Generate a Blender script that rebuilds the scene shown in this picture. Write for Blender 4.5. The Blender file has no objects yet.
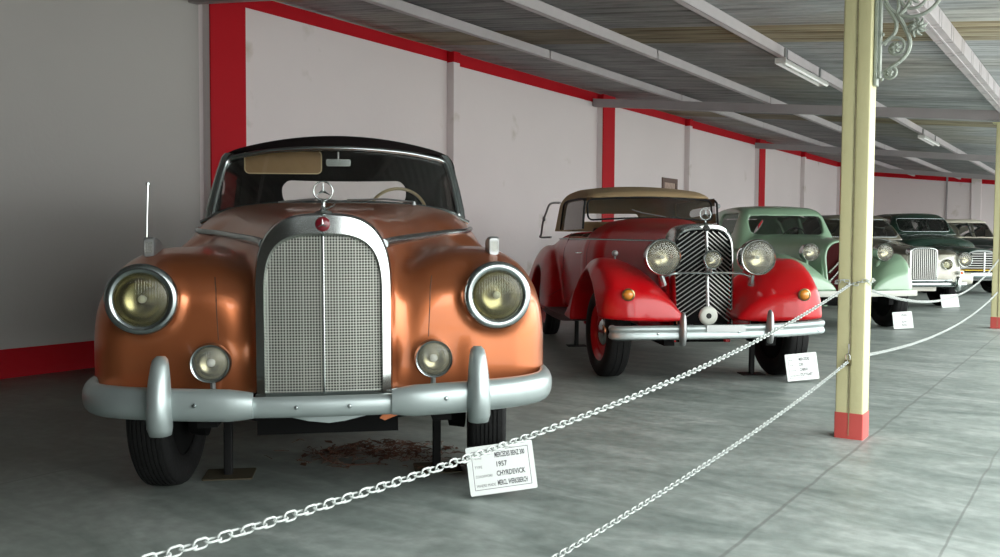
import bpy, math, random
import numpy as np
from mathutils import Vector, Matrix

random.seed(7)
rng = np.random.RandomState(11)
scene = bpy.context.scene
COL = scene.collection
PI = math.pi

# ------------------------------------------------------------------ camera
TH, CAMH, PITCH, ROLL = 0.5993, 1.15, 0.0457, 0.0056
cam_data = bpy.data.cameras.new('camera')
cam_data.sensor_width = 36.0
cam_data.lens = 900.0 / 1000.0 * 36.0
cam_data.clip_end = 400
cam = bpy.data.objects.new('camera', cam_data)
COL.objects.link(cam)
cam.matrix_world = (Matrix.Translation((0, 0, CAMH)) @ Matrix.Rotation(PI / 2 - PITCH, 4, 'X')
                    @ Matrix.Rotation(ROLL, 4, 'Z'))
scene.camera = cam

# ------------------------------------------------------------------ world, light, exposure
world = bpy.data.worlds.new('overcast_sky')
scene.world = world
world.use_nodes = True
wn = world.node_tree
wn.nodes.clear()
wo = wn.nodes.new('ShaderNodeOutputWorld')
wb = wn.nodes.new('ShaderNodeBackground')
tc = wn.nodes.new('ShaderNodeTexCoord')
sx = wn.nodes.new('ShaderNodeSeparateXYZ')
cr = wn.nodes.new('ShaderNodeValToRGB')
cr.color_ramp.elements[0].position = 0.45
cr.color_ramp.elements[0].color = (0.30, 0.32, 0.30, 1)
cr.color_ramp.elements[1].position = 0.56
cr.color_ramp.elements[1].color = (0.93, 0.97, 0.96, 1)
mr = wn.nodes.new('ShaderNodeMapRange')
mr.inputs['From Min'].default_value = -1
wn.links.new(tc.outputs['Generated'], sx.inputs[0])
wn.links.new(sx.outputs['Z'], mr.inputs['Value'])
wn.links.new(mr.outputs[0], cr.inputs[0])
wn.links.new(cr.outputs[0], wb.inputs['Color'])
wb.inputs['Strength'].default_value = 5.6
wn.links.new(wb.outputs[0], wo.inputs[0])

vs = scene.view_settings
vs.view_transform = 'Standard'
vs.look = 'None'
vs.gamma = 1.0
vs.use_curve_mapping = False
vs.exposure = 0.35
scene.cycles.max_bounces = 10
scene.cycles.diffuse_bounces = 6
scene.cycles.transparent_max_bounces = 24


# ------------------------------------------------------------------ materials
def mat(name, color=(0.5, 0.5, 0.5), rough=0.5, metal=0.0, coat=0.0, coat_rough=0.05, spec=0.5,
        emit=None, bump=None, vary=None, noise_scale=4.0):
    m = bpy.data.materials.new(name)
    m.use_nodes = True
    nt = m.node_tree
    b = nt.nodes['Principled BSDF']
    b.inputs['Base Color'].default_value = (*color, 1)
    b.inputs['Roughness'].default_value = rough
    b.inputs['Metallic'].default_value = metal
    b.inputs['Coat Weight'].default_value = coat
    b.inputs['Coat Roughness'].default_value = coat_rough
    b.inputs['Specular IOR Level'].default_value = spec
    t = nt.nodes.new('ShaderNodeTexCoord')
    n = nt.nodes.new('ShaderNodeTexNoise')
    n.inputs['Scale'].default_value = noise_scale
    n.inputs['Detail'].default_value = 5
    nt.links.new(t.outputs['Object'], n.inputs['Vector'])
    v = 0.08 if vary is None else vary
    mx = nt.nodes.new('ShaderNodeMix')
    mx.data_type = 'RGBA'
    mx.inputs[6].default_value = (*[c * (1 - v) for c in color], 1)
    mx.inputs[7].default_value = (*[min(1, c * (1 + v)) for c in color], 1)
    nt.links.new(n.outputs['Fac'], mx.inputs[0])
    nt.links.new(mx.outputs[2], b.inputs['Base Color'])
    if bump:
        bn = nt.nodes.new('ShaderNodeTexNoise')
        bn.inputs['Scale'].default_value = bump[0]
        bn.inputs['Detail'].default_value = 4
        nt.links.new(t.outputs['Object'], bn.inputs['Vector'])
        bp = nt.nodes.new('ShaderNodeBump')
        bp.inputs['Strength'].default_value = bump[1]
        bp.inputs['Distance'].default_value = 0.01
        nt.links.new(bn.outputs['Fac'], bp.inputs['Height'])
        nt.links.new(bp.outputs[0], b.inputs['Normal'])
    return m


def glass_mat(name, tint=(0.75, 0.78, 0.76), refl_rough=0.02, bands=None, dirt=0.0, dirt_col=(0.5, 0.5, 0.45), ior=1.5):
    m = bpy.data.materials.new(name)
    m.use_nodes = True
    nt = m.node_tree
    nt.nodes.clear()
    out = nt.nodes.new('ShaderNodeOutputMaterial')
    tr = nt.nodes.new('ShaderNodeBsdfTransparent')
    tr.inputs[0].default_value = (*tint, 1)
    gl = nt.nodes.new('ShaderNodeBsdfGlossy')
    gl.inputs['Roughness'].default_value = refl_rough
    fr = nt.nodes.new('ShaderNodeFresnel')
    fr.inputs['IOR'].default_value = ior
    mx = nt.nodes.new('ShaderNodeMixShader')
    if bands:
        t = nt.nodes.new('ShaderNodeTexCoord')
        w = nt.nodes.new('ShaderNodeTexWave')
        w.bands_direction = 'X'
        w.inputs['Scale'].default_value = bands
        w.inputs['Distortion'].default_value = 0.3
        nt.links.new(t.outputs['Object'], w.inputs['Vector'])
        bp = nt.nodes.new('ShaderNodeBump')
        bp.inputs['Strength'].default_value = 0.35
        bp.inputs['Distance'].default_value = 0.004
        nt.links.new(w.outputs['Fac'], bp.inputs['Height'])
        nt.links.new(bp.outputs[0], gl.inputs['Normal'])
    nt.links.new(fr.outputs[0], mx.inputs[0])
    nt.links.new(tr.outputs[0], mx.inputs[1])
    nt.links.new(gl.outputs[0], mx.inputs[2])
    last = mx
    if dirt > 0:
        df = nt.nodes.new('ShaderNodeBsdfDiffuse')
        df.inputs[0].default_value = (*dirt_col, 1)
        m2 = nt.nodes.new('ShaderNodeMixShader')
        m2.inputs[0].default_value = dirt
        nt.links.new(last.outputs[0], m2.inputs[1])
        nt.links.new(df.outputs[0], m2.inputs[2])
        last = m2
    nt.links.new(last.outputs[0], out.inputs[0])
    return m


M = {}
M['copper'] = mat('copper_metallic_paint', (0.43, 0.130, 0.048), 0.31, 0.78, 0.45, 0.05, vary=0.05)
M['copper_dark'] = mat('seam_shadow_copper', (0.10, 0.035, 0.015), 0.6)
M['chrome'] = mat('chrome', (0.52, 0.55, 0.54), 0.18, 1.0, vary=0.05)
M['old_chrome'] = mat('aged_chrome', (0.38, 0.42, 0.42), 0.24, 1.0, vary=0.12, noise_scale=14)
M['silver_paint'] = mat('silver_bumper_paint', (0.34, 0.39, 0.385), 0.38, 0.6, 0.2, vary=0.14, noise_scale=9)
M['mesh_metal'] = mat('grille_mesh_metal', (0.40, 0.41, 0.37), 0.4, 0.6, vary=0.15, noise_scale=6)
M['dark'] = mat('dark_underbody', (0.006, 0.006, 0.006), 0.8, spec=0.1)
M['tyre'] = mat('tyre_rubber', (0.009, 0.009, 0.009), 0.7, spec=0.2, bump=(60, 0.3))
M['black_fabric'] = mat('black_canvas', (0.010, 0.007, 0.007), 0.9, spec=0.1, bump=(200, 0.3))
M['tan_fabric'] = mat('tan_canvas', (0.33, 0.235, 0.125), 0.9, bump=(150, 0.3), vary=0.15)
M['leather'] = mat('dark_leather', (0.035, 0.022, 0.016), 0.55)
M['headliner'] = mat('brown_lining', (0.06, 0.045, 0.035), 0.9)
M['cream_plastic'] = mat('cream_plastic', (0.55, 0.45, 0.27), 0.35)
M['visor'] = mat('amber_visor', (0.22, 0.13, 0.05), 0.5)
M['glass'] = glass_mat('window_glass', (0.92, 0.93, 0.91), dirt=0.012)
M['lens'] = glass_mat('ribbed_lens_glass', (0.80, 0.80, 0.66), 0.08, bands=30, dirt=0.05, dirt_col=(0.35, 0.33, 0.2))
M['clear_lens'] = glass_mat('clear_lens_glass', (0.9, 0.9, 0.86), 0.06, bands=36, dirt=0.14, dirt_col=(0.5, 0.5, 0.44))
M['reflector'] = mat('lamp_reflector', (0.38, 0.35, 0.24), 0.22, 1.0, vary=0.25, noise_scale=12)
M['badge_red'] = mat('red_enamel', (0.13, 0.003, 0.010), 0.3, coat=0.3)
M['red_car'] = mat('red_car_paint', (0.40, 0.002, 0.005), 0.32, 0.0, 0.22, 0.04, spec=0.3, vary=0.05)
M['maroon'] = mat('dark_red_grille_paint', (0.028, 0.002, 0.002), 0.7, spec=0.08)
M['black_paint'] = mat('black_paint', (0.01, 0.011, 0.01), 0.45, spec=0.25)
M['amber'] = mat('amber_lens', (0.55, 0.20, 0.02), 0.25, coat=0.6)
M['green_car'] = mat('pale_green_paint', (0.215, 0.34, 0.225), 0.32, 0.0, 0.7, 0.06, vary=0.05)
M['cream_paint'] = mat('cream_bumper_paint', (0.47, 0.48, 0.43), 0.4)
M['dark_green'] = mat('dark_green_paint', (0.008, 0.028, 0.018), 0.25, 0.0, 0.8, 0.04)
M['dark_grey_car'] = mat('dark_grey_green_paint', (0.03, 0.045, 0.04), 0.3, 0.0, 0.8)
M['ivory'] = mat('ivory_roof_paint', (0.55, 0.52, 0.42), 0.4)
M['orange_lens'] = mat('orange_lens', (0.8, 0.12, 0.03), 0.3)
M['yellow'] = mat('yellow_stripe', (0.75, 0.48, 0.02), 0.4)
M['chain'] = mat('chain_white_paint', (0.40, 0.43, 0.41), 0.45, vary=0.15, noise_scale=30)
M['steel'] = mat('dull_steel', (0.35, 0.36, 0.36), 0.4, 0.8)
M['sign_white'] = mat('sign_board_white', (0.60, 0.63, 0.61), 0.5, vary=0.05)
M['sign_black'] = mat('sign_black_print', (0.03, 0.03, 0.035), 0.6)
M['post_paint'] = mat('cream_post_paint', (0.46, 0.435, 0.245), 0.5, vary=0.08, bump=(40, 0.2))
M['post_red'] = mat('post_red_paint', (0.42, 0.06, 0.05), 0.55)
M['post_seam'] = mat('post_seam_rust', (0.20, 0.18, 0.10), 0.8, vary=0.4, noise_scale=40)
M['purlin'] = mat('pinkish_grey_steel_paint', (0.49, 0.455, 0.465), 0.55, vary=0.12)
M['beam'] = mat('grey_beam_paint', (0.33, 0.305, 0.31), 0.55, vary=0.12)
M['bracket'] = mat('cast_iron_silver_green', (0.28, 0.31, 0.27), 0.45, 0.3, bump=(120, 0.5))
M['wall_red'] = mat('wall_red_paint', (0.46, 0.006, 0.014), 0.6, spec=0.15, vary=0.1, noise_scale=1.5)
M['jack'] = mat('stand_black_steel', (0.008, 0.008, 0.008), 0.6, spec=0.2)
M['tube_white'] = mat('fluorescent_tube', (0.85, 0.86, 0.84), 0.3)
M['fixture'] = mat('fixture_grey_white', (0.55, 0.55, 0.53), 0.4)
M['rust'] = mat('rusty_scrap', (0.09, 0.035, 0.018), 0.8, vary=0.5, noise_scale=20)
M['plank'] = mat('thin_board', (0.07, 0.06, 0.04), 0.8, spec=0.1)
M['brass'] = mat('dull_brass', (0.30, 0.25, 0.13), 0.3, 1.0)
M['picture_frame'] = mat('dark_wood_frame', (0.10, 0.05, 0.035), 0.5)
M['picture_paper'] = mat('faded_print', (0.42, 0.30, 0.24), 0.6, vary=0.5, noise_scale=12)


def wall_material():
    m = mat('white_wall_paint', (0.74, 0.67, 0.67), 0.7, vary=0.05, noise_scale=0.8, bump=(25, 0.15), spec=0.2)
    nt = m.node_tree
    b = nt.nodes['Principled BSDF']
    t = nt.nodes.new('ShaderNodeTexCoord')
    n = nt.nodes.new('ShaderNodeTexNoise')
    n.inputs['Scale'].default_value = 1.7
    n.inputs['Detail'].default_value = 6
    nt.links.new(t.outputs['Object'], n.inputs['Vector'])
    r = nt.nodes.new('ShaderNodeValToRGB')
    r.color_ramp.elements[0].position = 0.66
    r.color_ramp.elements[1].position = 0.80
    mx = nt.nodes.new('ShaderNodeMix')
    mx.data_type = 'RGBA'
    nt.links.new(n.outputs['Fac'], r.inputs[0])
    nt.links.new(r.outputs[0], mx.inputs[0])
    src = b.inputs['Base Color'].links[0].from_socket
    nt.links.new(src, mx.inputs[6])
    mx.inputs[7].default_value = (0.47, 0.41, 0.34, 1)
    nt.links.new(mx.outputs[2], b.inputs['Base Color'])
    return m


def floor_material():
    m = bpy.data.materials.new('polished_concrete')
    m.use_nodes = True
    nt = m.node_tree
    L = nt.links.new
    b = nt.nodes['Principled BSDF']
    t = nt.nodes.new('ShaderNodeTexCoord')
    n1 = nt.nodes.new('ShaderNodeTexNoise')
    n1.inputs['Scale'].default_value = 1.1
    n1.inputs['Detail'].default_value = 9
    n1.inputs['Roughness'].default_value = 0.62
    n1.inputs['Distortion'].default_value = 1.2
    mp = nt.nodes.new('ShaderNodeMapping')
    mp.inputs['Scale'].default_value = (1.0, 2.6, 1)
    mp.inputs['Rotation'].default_value = (0, 0, 0.6)
    L(t.outputs['Object'], mp.inputs[0])
    L(mp.outputs[0], n1.inputs['Vector'])
    r = nt.nodes.new('ShaderNodeValToRGB')
    e = r.color_ramp.elements
    e[0].position = 0.30
    e[0].color = (0.115, 0.146, 0.134, 1)
    e[1].position = 0.68
    e[1].color = (0.300, 0.335, 0.315, 1)
    mid = r.color_ramp.elements.new(0.5)
    mid.color = (0.205, 0.240, 0.222, 1)
    L(n1.outputs['Fac'], r.inputs[0])
    # fine speckle
    n2 = nt.nodes.new('ShaderNodeTexNoise')
    n2.inputs['Scale'].default_value = 14
    n2.inputs['Detail'].default_value = 7
    L(t.outputs['Object'], n2.inputs['Vector'])
    mx = nt.nodes.new('ShaderNodeMix')
    mx.data_type = 'RGBA'
    mx.blend_type = 'OVERLAY'
    mx.inputs[0].default_value = 0.40
    L(r.outputs[0], mx.inputs[6])
    L(n2.outputs['Fac'], mx.inputs[7])
    # joints, in wall-aligned object coordinates (x = away from the wall, y = along it)
    sp = nt.nodes.new('ShaderNodeSeparateXYZ')
    L(t.outputs['Object'], sp.inputs[0])
    wob = nt.nodes.new('ShaderNodeTexNoise')
    wob.inputs['Scale'].default_value = 2.5
    L(t.outputs['Object'], wob.inputs['Vector'])

    def line(sock, at, w, wa=0.03):
        a = nt.nodes.new('ShaderNodeMath')
        a.operation = 'MULTIPLY_ADD'
        a.inputs[1].default_value = wa
        L(wob.outputs['Fac'], a.inputs[0])
        L(sock, a.inputs[2])
        c = nt.nodes.new('ShaderNodeMath')
        c.operation = 'SUBTRACT'
        c.inputs[1].default_value = at
        L(a.outputs[0], c.inputs[0])
        d = nt.nodes.new('ShaderNodeMath')
        d.operation = 'ABSOLUTE'
        L(c.outputs[0], d.inputs[0])
        g = nt.nodes.new('ShaderNodeMapRange')
        g.inputs['From Min'].default_value = w
        g.inputs['From Max'].default_value = w * 0.4
        L(d.outputs[0], g.inputs['Value'])
        return g.outputs[0]

    socks = [line(sp.outputs['X'], -1.13, 0.011), line(sp.outputs['X'], -0.48, 0.007),
             line(sp.outputs['Y'], 5.37, 0.007), line(sp.outputs['Y'], 13.3, 0.012),
             line(sp.outputs['X'], -4.2, 0.010), line(sp.outputs['Y'], 9.4, 0.010), line(sp.outputs['X'], 1.8, 0.01)]
    cur = socks[0]
    for s in socks[1:]:
        a = nt.nodes.new('ShaderNodeMath')
        a.operation = 'MAXIMUM'
        L(cur, a.inputs[0])
        L(s, a.inputs[1])
        cur = a.outputs[0]
    sc = nt.nodes.new('ShaderNodeMath')
    sc.operation = 'MULTIPLY'
    sc.inputs[1].default_value = 0.55
    L(cur, sc.inputs[0])
    mj = nt.nodes.new('ShaderNodeMix')
    mj.data_type = 'RGBA'
    L(sc.outputs[0], mj.inputs[0])
    # noisy dark brown tint, stronger towards the long wall
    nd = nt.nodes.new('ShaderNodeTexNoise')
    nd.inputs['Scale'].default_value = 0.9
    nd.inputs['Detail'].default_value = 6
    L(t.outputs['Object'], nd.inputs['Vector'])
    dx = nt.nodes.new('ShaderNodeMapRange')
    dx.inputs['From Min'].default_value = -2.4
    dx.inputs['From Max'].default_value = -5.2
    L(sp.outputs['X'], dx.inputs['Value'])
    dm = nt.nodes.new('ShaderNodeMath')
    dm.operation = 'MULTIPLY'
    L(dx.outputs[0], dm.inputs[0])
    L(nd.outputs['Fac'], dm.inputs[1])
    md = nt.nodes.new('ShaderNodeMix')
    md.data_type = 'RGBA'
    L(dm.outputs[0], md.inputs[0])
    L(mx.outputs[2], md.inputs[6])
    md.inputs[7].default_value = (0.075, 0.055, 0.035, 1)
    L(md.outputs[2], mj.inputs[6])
    mj.inputs[7].default_value = (0.09, 0.095, 0.09, 1)
    L(mj.outputs[2], b.inputs['Base Color'])
    rr = nt.nodes.new('ShaderNodeMapRange')
    rr.inputs['To Min'].default_value = 0.34
    rr.inputs['To Max'].default_value = 0.58
    L(n1.outputs['Fac'], rr.inputs['Value'])
    L(rr.outputs[0], b.inputs['Roughness'])
    bp = nt.nodes.new('ShaderNodeBump')
    bp.inputs['Strength'].default_value = 0.12
    bp.inputs['Distance'].default_value = 0.01
    L(n2.outputs['Fac'], bp.inputs['Height'])
    L(bp.outputs[0], b.inputs['Normal'])
    return m


def roof_material():
    m = bpy.data.materials.new('corrugated_roof_sheet')
    m.use_nodes = True
    nt = m.node_tree
    L = nt.links.new
    b = nt.nodes['Principled BSDF']
    t = nt.nodes.new('ShaderNodeTexCoord')
    sp = nt.nodes.new('ShaderNodeSeparateXYZ')
    L(t.outputs['Object'], sp.inputs[0])
    # streaks running down the slope
    mp = nt.nodes.new('ShaderNodeMapping')
    mp.inputs['Scale'].default_value = (0.35, 5.0, 1)
    L(t.outputs['Object'], mp.inputs[0])
    n = nt.nodes.new('ShaderNodeTexNoise')
    n.inputs['Scale'].default_value = 2.2
    n.inputs['Detail'].default_value = 8
    n.inputs['Roughness'].default_value = 0.7
    L(mp.outputs[0], n.inputs['Vector'])
    r = nt.nodes.new('ShaderNodeValToRGB')
    r.color_ramp.elements[0].position = 0.32
    r.color_ramp.elements[0].color = (0.14, 0.147, 0.147, 1)
    r.color_ramp.elements[1].position = 0.70
    r.color_ramp.elements[1].color = (0.40, 0.415, 0.415, 1)
    L(n.outputs['Fac'], r.inputs[0])

    # old yellowed sheets at fixed places along the hall
    def band(lo, hi):
        a = nt.nodes.new('ShaderNodeMath'); a.operation = 'GREATER_THAN'; a.inputs[1].default_value = lo
        c = nt.nodes.new('ShaderNodeMath'); c.operation = 'LESS_THAN'; c.inputs[1].default_value = hi
        d = nt.nodes.new('ShaderNodeMath'); d.operation = 'MULTIPLY'
        L(sp.outputs['Y'], a.inputs[0]); L(sp.outputs['Y'], c.inputs[0])
        L(a.outputs[0], d.inputs[0]); L(c.outputs[0], d.inputs[1])
        return d.outputs[0]
    cur = None
    for lo, hi in ((5.9, 6.6), (8.25, 9.15), (16.1, 16.9), (24.3, 25.1)):
        s = band(lo, hi)
        if cur is None:
            cur = s
        else:
            a = nt.nodes.new('ShaderNodeMath'); a.operation = 'MAXIMUM'
            L(cur, a.inputs[0]); L(s, a.inputs[1]); cur = a.outputs[0]
    n3 = nt.nodes.new('ShaderNodeTexNoise')
    n3.inputs['Scale'].default_value = 3.0
    n3.inputs['Detail'].default_value = 6
    L(mp.outputs[0], n3.inputs['Vector'])
    r3 = nt.nodes.new('ShaderNodeValToRGB')
    r3.color_ramp.elements[0].position = 0.35
    r3.color_ramp.elements[0].color = (0.13, 0.105, 0.062, 1)
    r3.color_ramp.elements[1].position = 0.65
    r3.color_ramp.elements[1].color = (0.30, 0.265, 0.18, 1)
    L(n3.outputs['Fac'], r3.inputs[0])
    mx = nt.nodes.new('ShaderNodeMix')
    mx.data_type = 'RGBA'
    L(cur, mx.inputs[0])
    L(r.outputs[0], mx.inputs[6])
    L(r3.outputs[0], mx.inputs[7])
    # brownish tone in patches
    n4 = nt.nodes.new('ShaderNodeTexNoise')
    n4.inputs['Scale'].default_value = 0.45
    L(t.outputs['Object'], n4.inputs['Vector'])
    r4 = nt.nodes.new('ShaderNodeValToRGB')
    r4.color_ramp.elements[0].position = 0.5
    r4.color_ramp.elements[1].position = 0.62
    L(n4.outputs['Fac'], r4.inputs[0])
    m4 = nt.nodes.new('ShaderNodeMix')
    m4.data_type = 'RGBA'
    m4.blend_type = 'MULTIPLY'
    L(r4.outputs[0], m4.inputs[0])
    L(mx.outputs[2], m4.inputs[6])
    m4.inputs[7].default_value = (1.0, 0.95, 0.86, 1)
    L(m4.outputs[2], b.inputs['Base Color'])
    b.inputs['Roughness'].default_value = 0.5
    b.inputs['Metallic'].default_value = 0.15
    return m


def two_tone_material():
    m = mat('two_tone_brown_and_cream_paint', (0.10, 0.09, 0.06), 0.28, coat=0.9)
    nt = m.node_tree
    L = nt.links.new
    b = nt.nodes['Principled BSDF']
    t = nt.nodes.new('ShaderNodeTexCoord')
    sp = nt.nodes.new('ShaderNodeSeparateXYZ')
    L(t.outputs['Object'], sp.inputs[0])
    a = nt.nodes.new('ShaderNodeMath'); a.operation = 'LESS_THAN'; a.inputs[1].default_value = 0.90
    L(sp.outputs['Z'], a.inputs[0])
    mx = nt.nodes.new('ShaderNodeMix'); mx.data_type = 'RGBA'
    L(a.outputs[0], mx.inputs[0])
    L(b.inputs['Base Color'].links[0].from_socket, mx.inputs[6])
    mx.inputs[7].default_value = (0.47, 0.45, 0.38, 1)
    L(mx.outputs[2], b.inputs['Base Color'])
    return m


M['paving'] = mat('pale_outdoor_paving', (0.48, 0.48, 0.46), 0.8, vary=0.15)
M['dark_wall'] = mat('dim_unseen_end', (0.12, 0.11, 0.10), 0.8)  # kept dark so the unseen walls return little fill light
M['bar_chrome'] = mat('grille_bar_chrome', (0.40, 0.40, 0.38), 0.32, 0.9)
M['wall'] = wall_material()
M['wall_grey'] = mat('greyer_dimmed_wall_paint', (0.47, 0.45, 0.43), 0.7, vary=0.06, noise_scale=0.7, bump=(25, 0.15), spec=0.2)  # near bay: greyer paint, darkened further in colour for its weak light
M['dusty_glass'] = glass_mat('dusty_side_glass', (0.45, 0.45, 0.42), dirt=0.30, dirt_col=(0.30, 0.29, 0.26))
M['smoky_glass'] = glass_mat('smoky_side_glass', (0.30, 0.27, 0.25), dirt=0.03)
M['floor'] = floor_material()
M['roof'] = roof_material()
M['two_tone'] = two_tone_material()


# ------------------------------------------------------------------ object helpers
def tag(o, label=None, cat=None, group=None, kind=None):
    if label: o['label'] = label
    if cat: o['category'] = cat
    if group: o['group'] = group
    if kind: o['kind'] = kind
    return o


def empty(name, loc=(0, 0, 0), rz=0.0, label=None, cat=None, group=None):
    o = bpy.data.objects.new(name, None)
    COL.objects.link(o)
    o.location = loc
    o.rotation_euler = (0, 0, rz)
    o.empty_display_size = 0.1
    return tag(o, label, cat, group)


class MB:
    """collects shapes and links them as one mesh object"""
    def __init__(s):
        s.v = []
        s.f = []
        s.mi = []

    def add(s, vs, fs, mi=0):
        b = len(s.v)
        s.v.extend([tuple(map(float, p)) for p in vs])
        s.f.extend([tuple(i + b for i in f) for f in fs])
        s.mi.extend([mi] * len(fs))
        return s

    def box(s, x0, x1, y0, y1, z0, z1, mi=0):
        vs = [(x, y, z) for x in (x0, x1) for y in (y0, y1) for z in (z0, z1)]
        fs = [(0, 1, 3, 2), (4, 6, 7, 5), (0, 4, 5, 1), (2, 3, 7, 6), (0, 2, 6, 4), (1, 5, 7, 3)]
        return s.add(vs, fs, mi)

    def rbox(s, x0, x1, y0, y1, z0, z1, r=0.01, plane='xz', mi=0, n=4):
        """box with rounded outline in a plane, extruded along the other axis"""
        if plane == 'xz':
            a0, a1, b0, b1, e0, e1 = x0, x1, z0, z1, y0, y1
        elif plane == 'yz':
            a0, a1, b0, b1, e0, e1 = y0, y1, z0, z1, x0, x1
        else:
            a0, a1, b0, b1, e0, e1 = x0, x1, y0, y1, z0, z1
        out = rrect(a0, a1, b0, b1, r, n)
        return s.prism(out, e0, e1, plane, mi)

    def prism(s, outline, e0, e1, plane='xz', mi=0):
        n = len(outline)

        def P(a, b, e):
            return (a, e, b) if plane == 'xz' else ((e, a, b) if plane == 'yz' else (a, b, e))
        vs = [P(a, b, e0) for a, b in outline] + [P(a, b, e1) for a, b in outline]
        fs = [tuple(range(n - 1, -1, -1)), tuple(range(n, 2 * n))]
        fs += [(i, (i + 1) % n, n + (i + 1) % n, n + i) for i in range(n)]
        return s.add(vs, fs, mi)

    def grid(s, rows, closed_u=False, closed_v=False, mi=0, cap=False):
        n, m = len(rows), len(rows[0])
        vs = [p for r in rows for p in r]
        fs = []
        for i in range(n if closed_u else n - 1):
            for j in range(m if closed_v else m - 1):
                i2, j2 = (i + 1) % n, (j + 1) % m
                fs.append((i * m + j, i * m + j2, i2 * m + j2, i2 * m + j))
        if cap:
            fs.append(tuple(range(m - 1, -1, -1)))
            fs.append(tuple((n - 1) * m + j for j in range(m)))
        return s.add(vs, fs, mi)

    def tube(s, pts, r, n=8, closed=False, mi=0, cap=True):
        P = [Vector(p) for p in pts]
        k = len(P)
        rr = r if hasattr(r, '__len__') else [r] * k
        rows = []
        up = None
        for i in range(k):
            if closed:
                t = (P[(i + 1) % k] - P[i - 1])
            else:
                t = P[min(i + 1, k - 1)] - P[max(i - 1, 0)]
            if t.length < 1e-9: t = Vector((0, 0, 1))
            t.normalize()
            if up is None:
                up = Vector((0, 0, 1)) if abs(t.z) < 0.9 else Vector((1, 0, 0))
            a = (up - t * up.dot(t))
            if a.length < 1e-6:
                a = t.orthogonal()
            a.normalize()
            up = a
            b = t.cross(a)
            rows.append([tuple(P[i] + (a * math.cos(q) + b * math.sin(q)) * rr[i])
                         for q in [2 * PI * j / n for j in range(n)]])
        return s.grid(rows, closed_u=closed, closed_v=True, mi=mi, cap=(cap and not closed))

    def lathe(s, prof, c=(0, 0, 0), axis='y', n=32, mi=0, cap=True):
        """prof: list of (radius, offset along axis)"""
        rows = []
        for r, o in prof:
            row = []
            for j in range(n):
                q = 2 * PI * j / n
                a, b = r * math.cos(q), r * math.sin(q)
                if axis == 'y': p = (c[0] + a, c[1] + o, c[2] + b)
                elif axis == 'x': p = (c[0] + o, c[1] + a, c[2] + b)
                else: p = (c[0] + a, c[1] + b, c[2] + o)
                row.append(p)
            rows.append(row)
        return s.grid(rows, closed_v=True, mi=mi, cap=cap)

    def sweep(s, path, prof, mi=0, cap=True, scales=None):
        """horizontal path of (x,y[,z]); prof = closed list of (outward, up)"""
        rows = []
        k = len(path)
        for i in range(k):
            p0, p1 = path[max(i - 1, 0)], path[min(i + 1, k - 1)]
            t = Vector((p1[0] - p0[0], p1[1] - p0[1], 0)).normalized()
            nr = Vector((t.y, -t.x, 0))
            z = path[i][2] if len(path[i]) > 2 else 0
            sc = scales[i] if scales else (1, 1)
            rows.append([(path[i][0] + nr.x * a * sc[0], path[i][1] + nr.y * a * sc[0], z + b * sc[1]) for a, b in prof])
        return s.grid(rows, closed_v=True, mi=mi, cap=cap)

    def build(s, name, mats, parent=None, smooth=True, angle=40, bevel=0.0, label=None, kind=None):
        me = bpy.data.meshes.new(name)
        me.from_pydata(s.v, [], s.f)
        if not isinstance(mats, (list, tuple)): mats = [mats]
        for m in mats: me.materials.append(m)
        me.polygons.foreach_set('material_index', s.mi)
        me.update()
        import bmesh
        bm = bmesh.new()
        bm.from_mesh(me)
        bmesh.ops.recalc_face_normals(bm, faces=bm.faces)
        if smooth:
            for f in bm.faces: f.smooth = True
            for e in bm.edges:
                if len(e.link_faces) == 2 and e.calc_face_angle(0) > math.radians(angle): e.smooth = False
        bm.to_mesh(me)
        bm.free()
        o = bpy.data.objects.new(name, me)
        COL.objects.link(o)
        if parent: o.parent = parent
        if bevel:
            bv = o.modifiers.new('bevel', 'BEVEL')
            bv.width = bevel
            bv.segments = 2
            bv.limit_method = 'ANGLE'
        tag(o, label, None, None, kind)
        return o


def rrect(a0, a1, b0, b1, r, n=4):
    out = []
    for cx, cy, q0 in ((a1 - r, b1 - r, 0), (a0 + r, b1 - r, 90), (a0 + r, b0 + r, 180), (a1 - r, b0 + r, 270)):
        for i in range(n + 1):
            q = math.radians(q0 + 90 * i / n)
            out.append((cx + r * math.cos(q), cy + r * math.sin(q)))
    return out


def smooth_pts(pts, k=8, closed=False):
    """Catmull-Rom through the points"""
    P = [Vector(p) for p in pts]
    n = len(P)
    out = []
    for i in range(n if closed else n - 1):
        p0 = P[(i - 1) % n] if (closed or i > 0) else P[0]
        p1, p2 = P[i], P[(i + 1) % n]
        p3 = P[(i + 2) % n] if (closed or i + 2 < n) else P[-1]
        for j in range(k):
            t = j / k
            out.append(tuple(0.5 * ((2 * p1) + (p2 - p0) * t + (2 * p0 - 5 * p1 + 4 * p2 - p3) * t * t
                                    + (3 * p1 - p0 - 3 * p2 + p3) * t ** 3)))
    if not closed: out.append(tuple(P[-1]))
    return out


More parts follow.
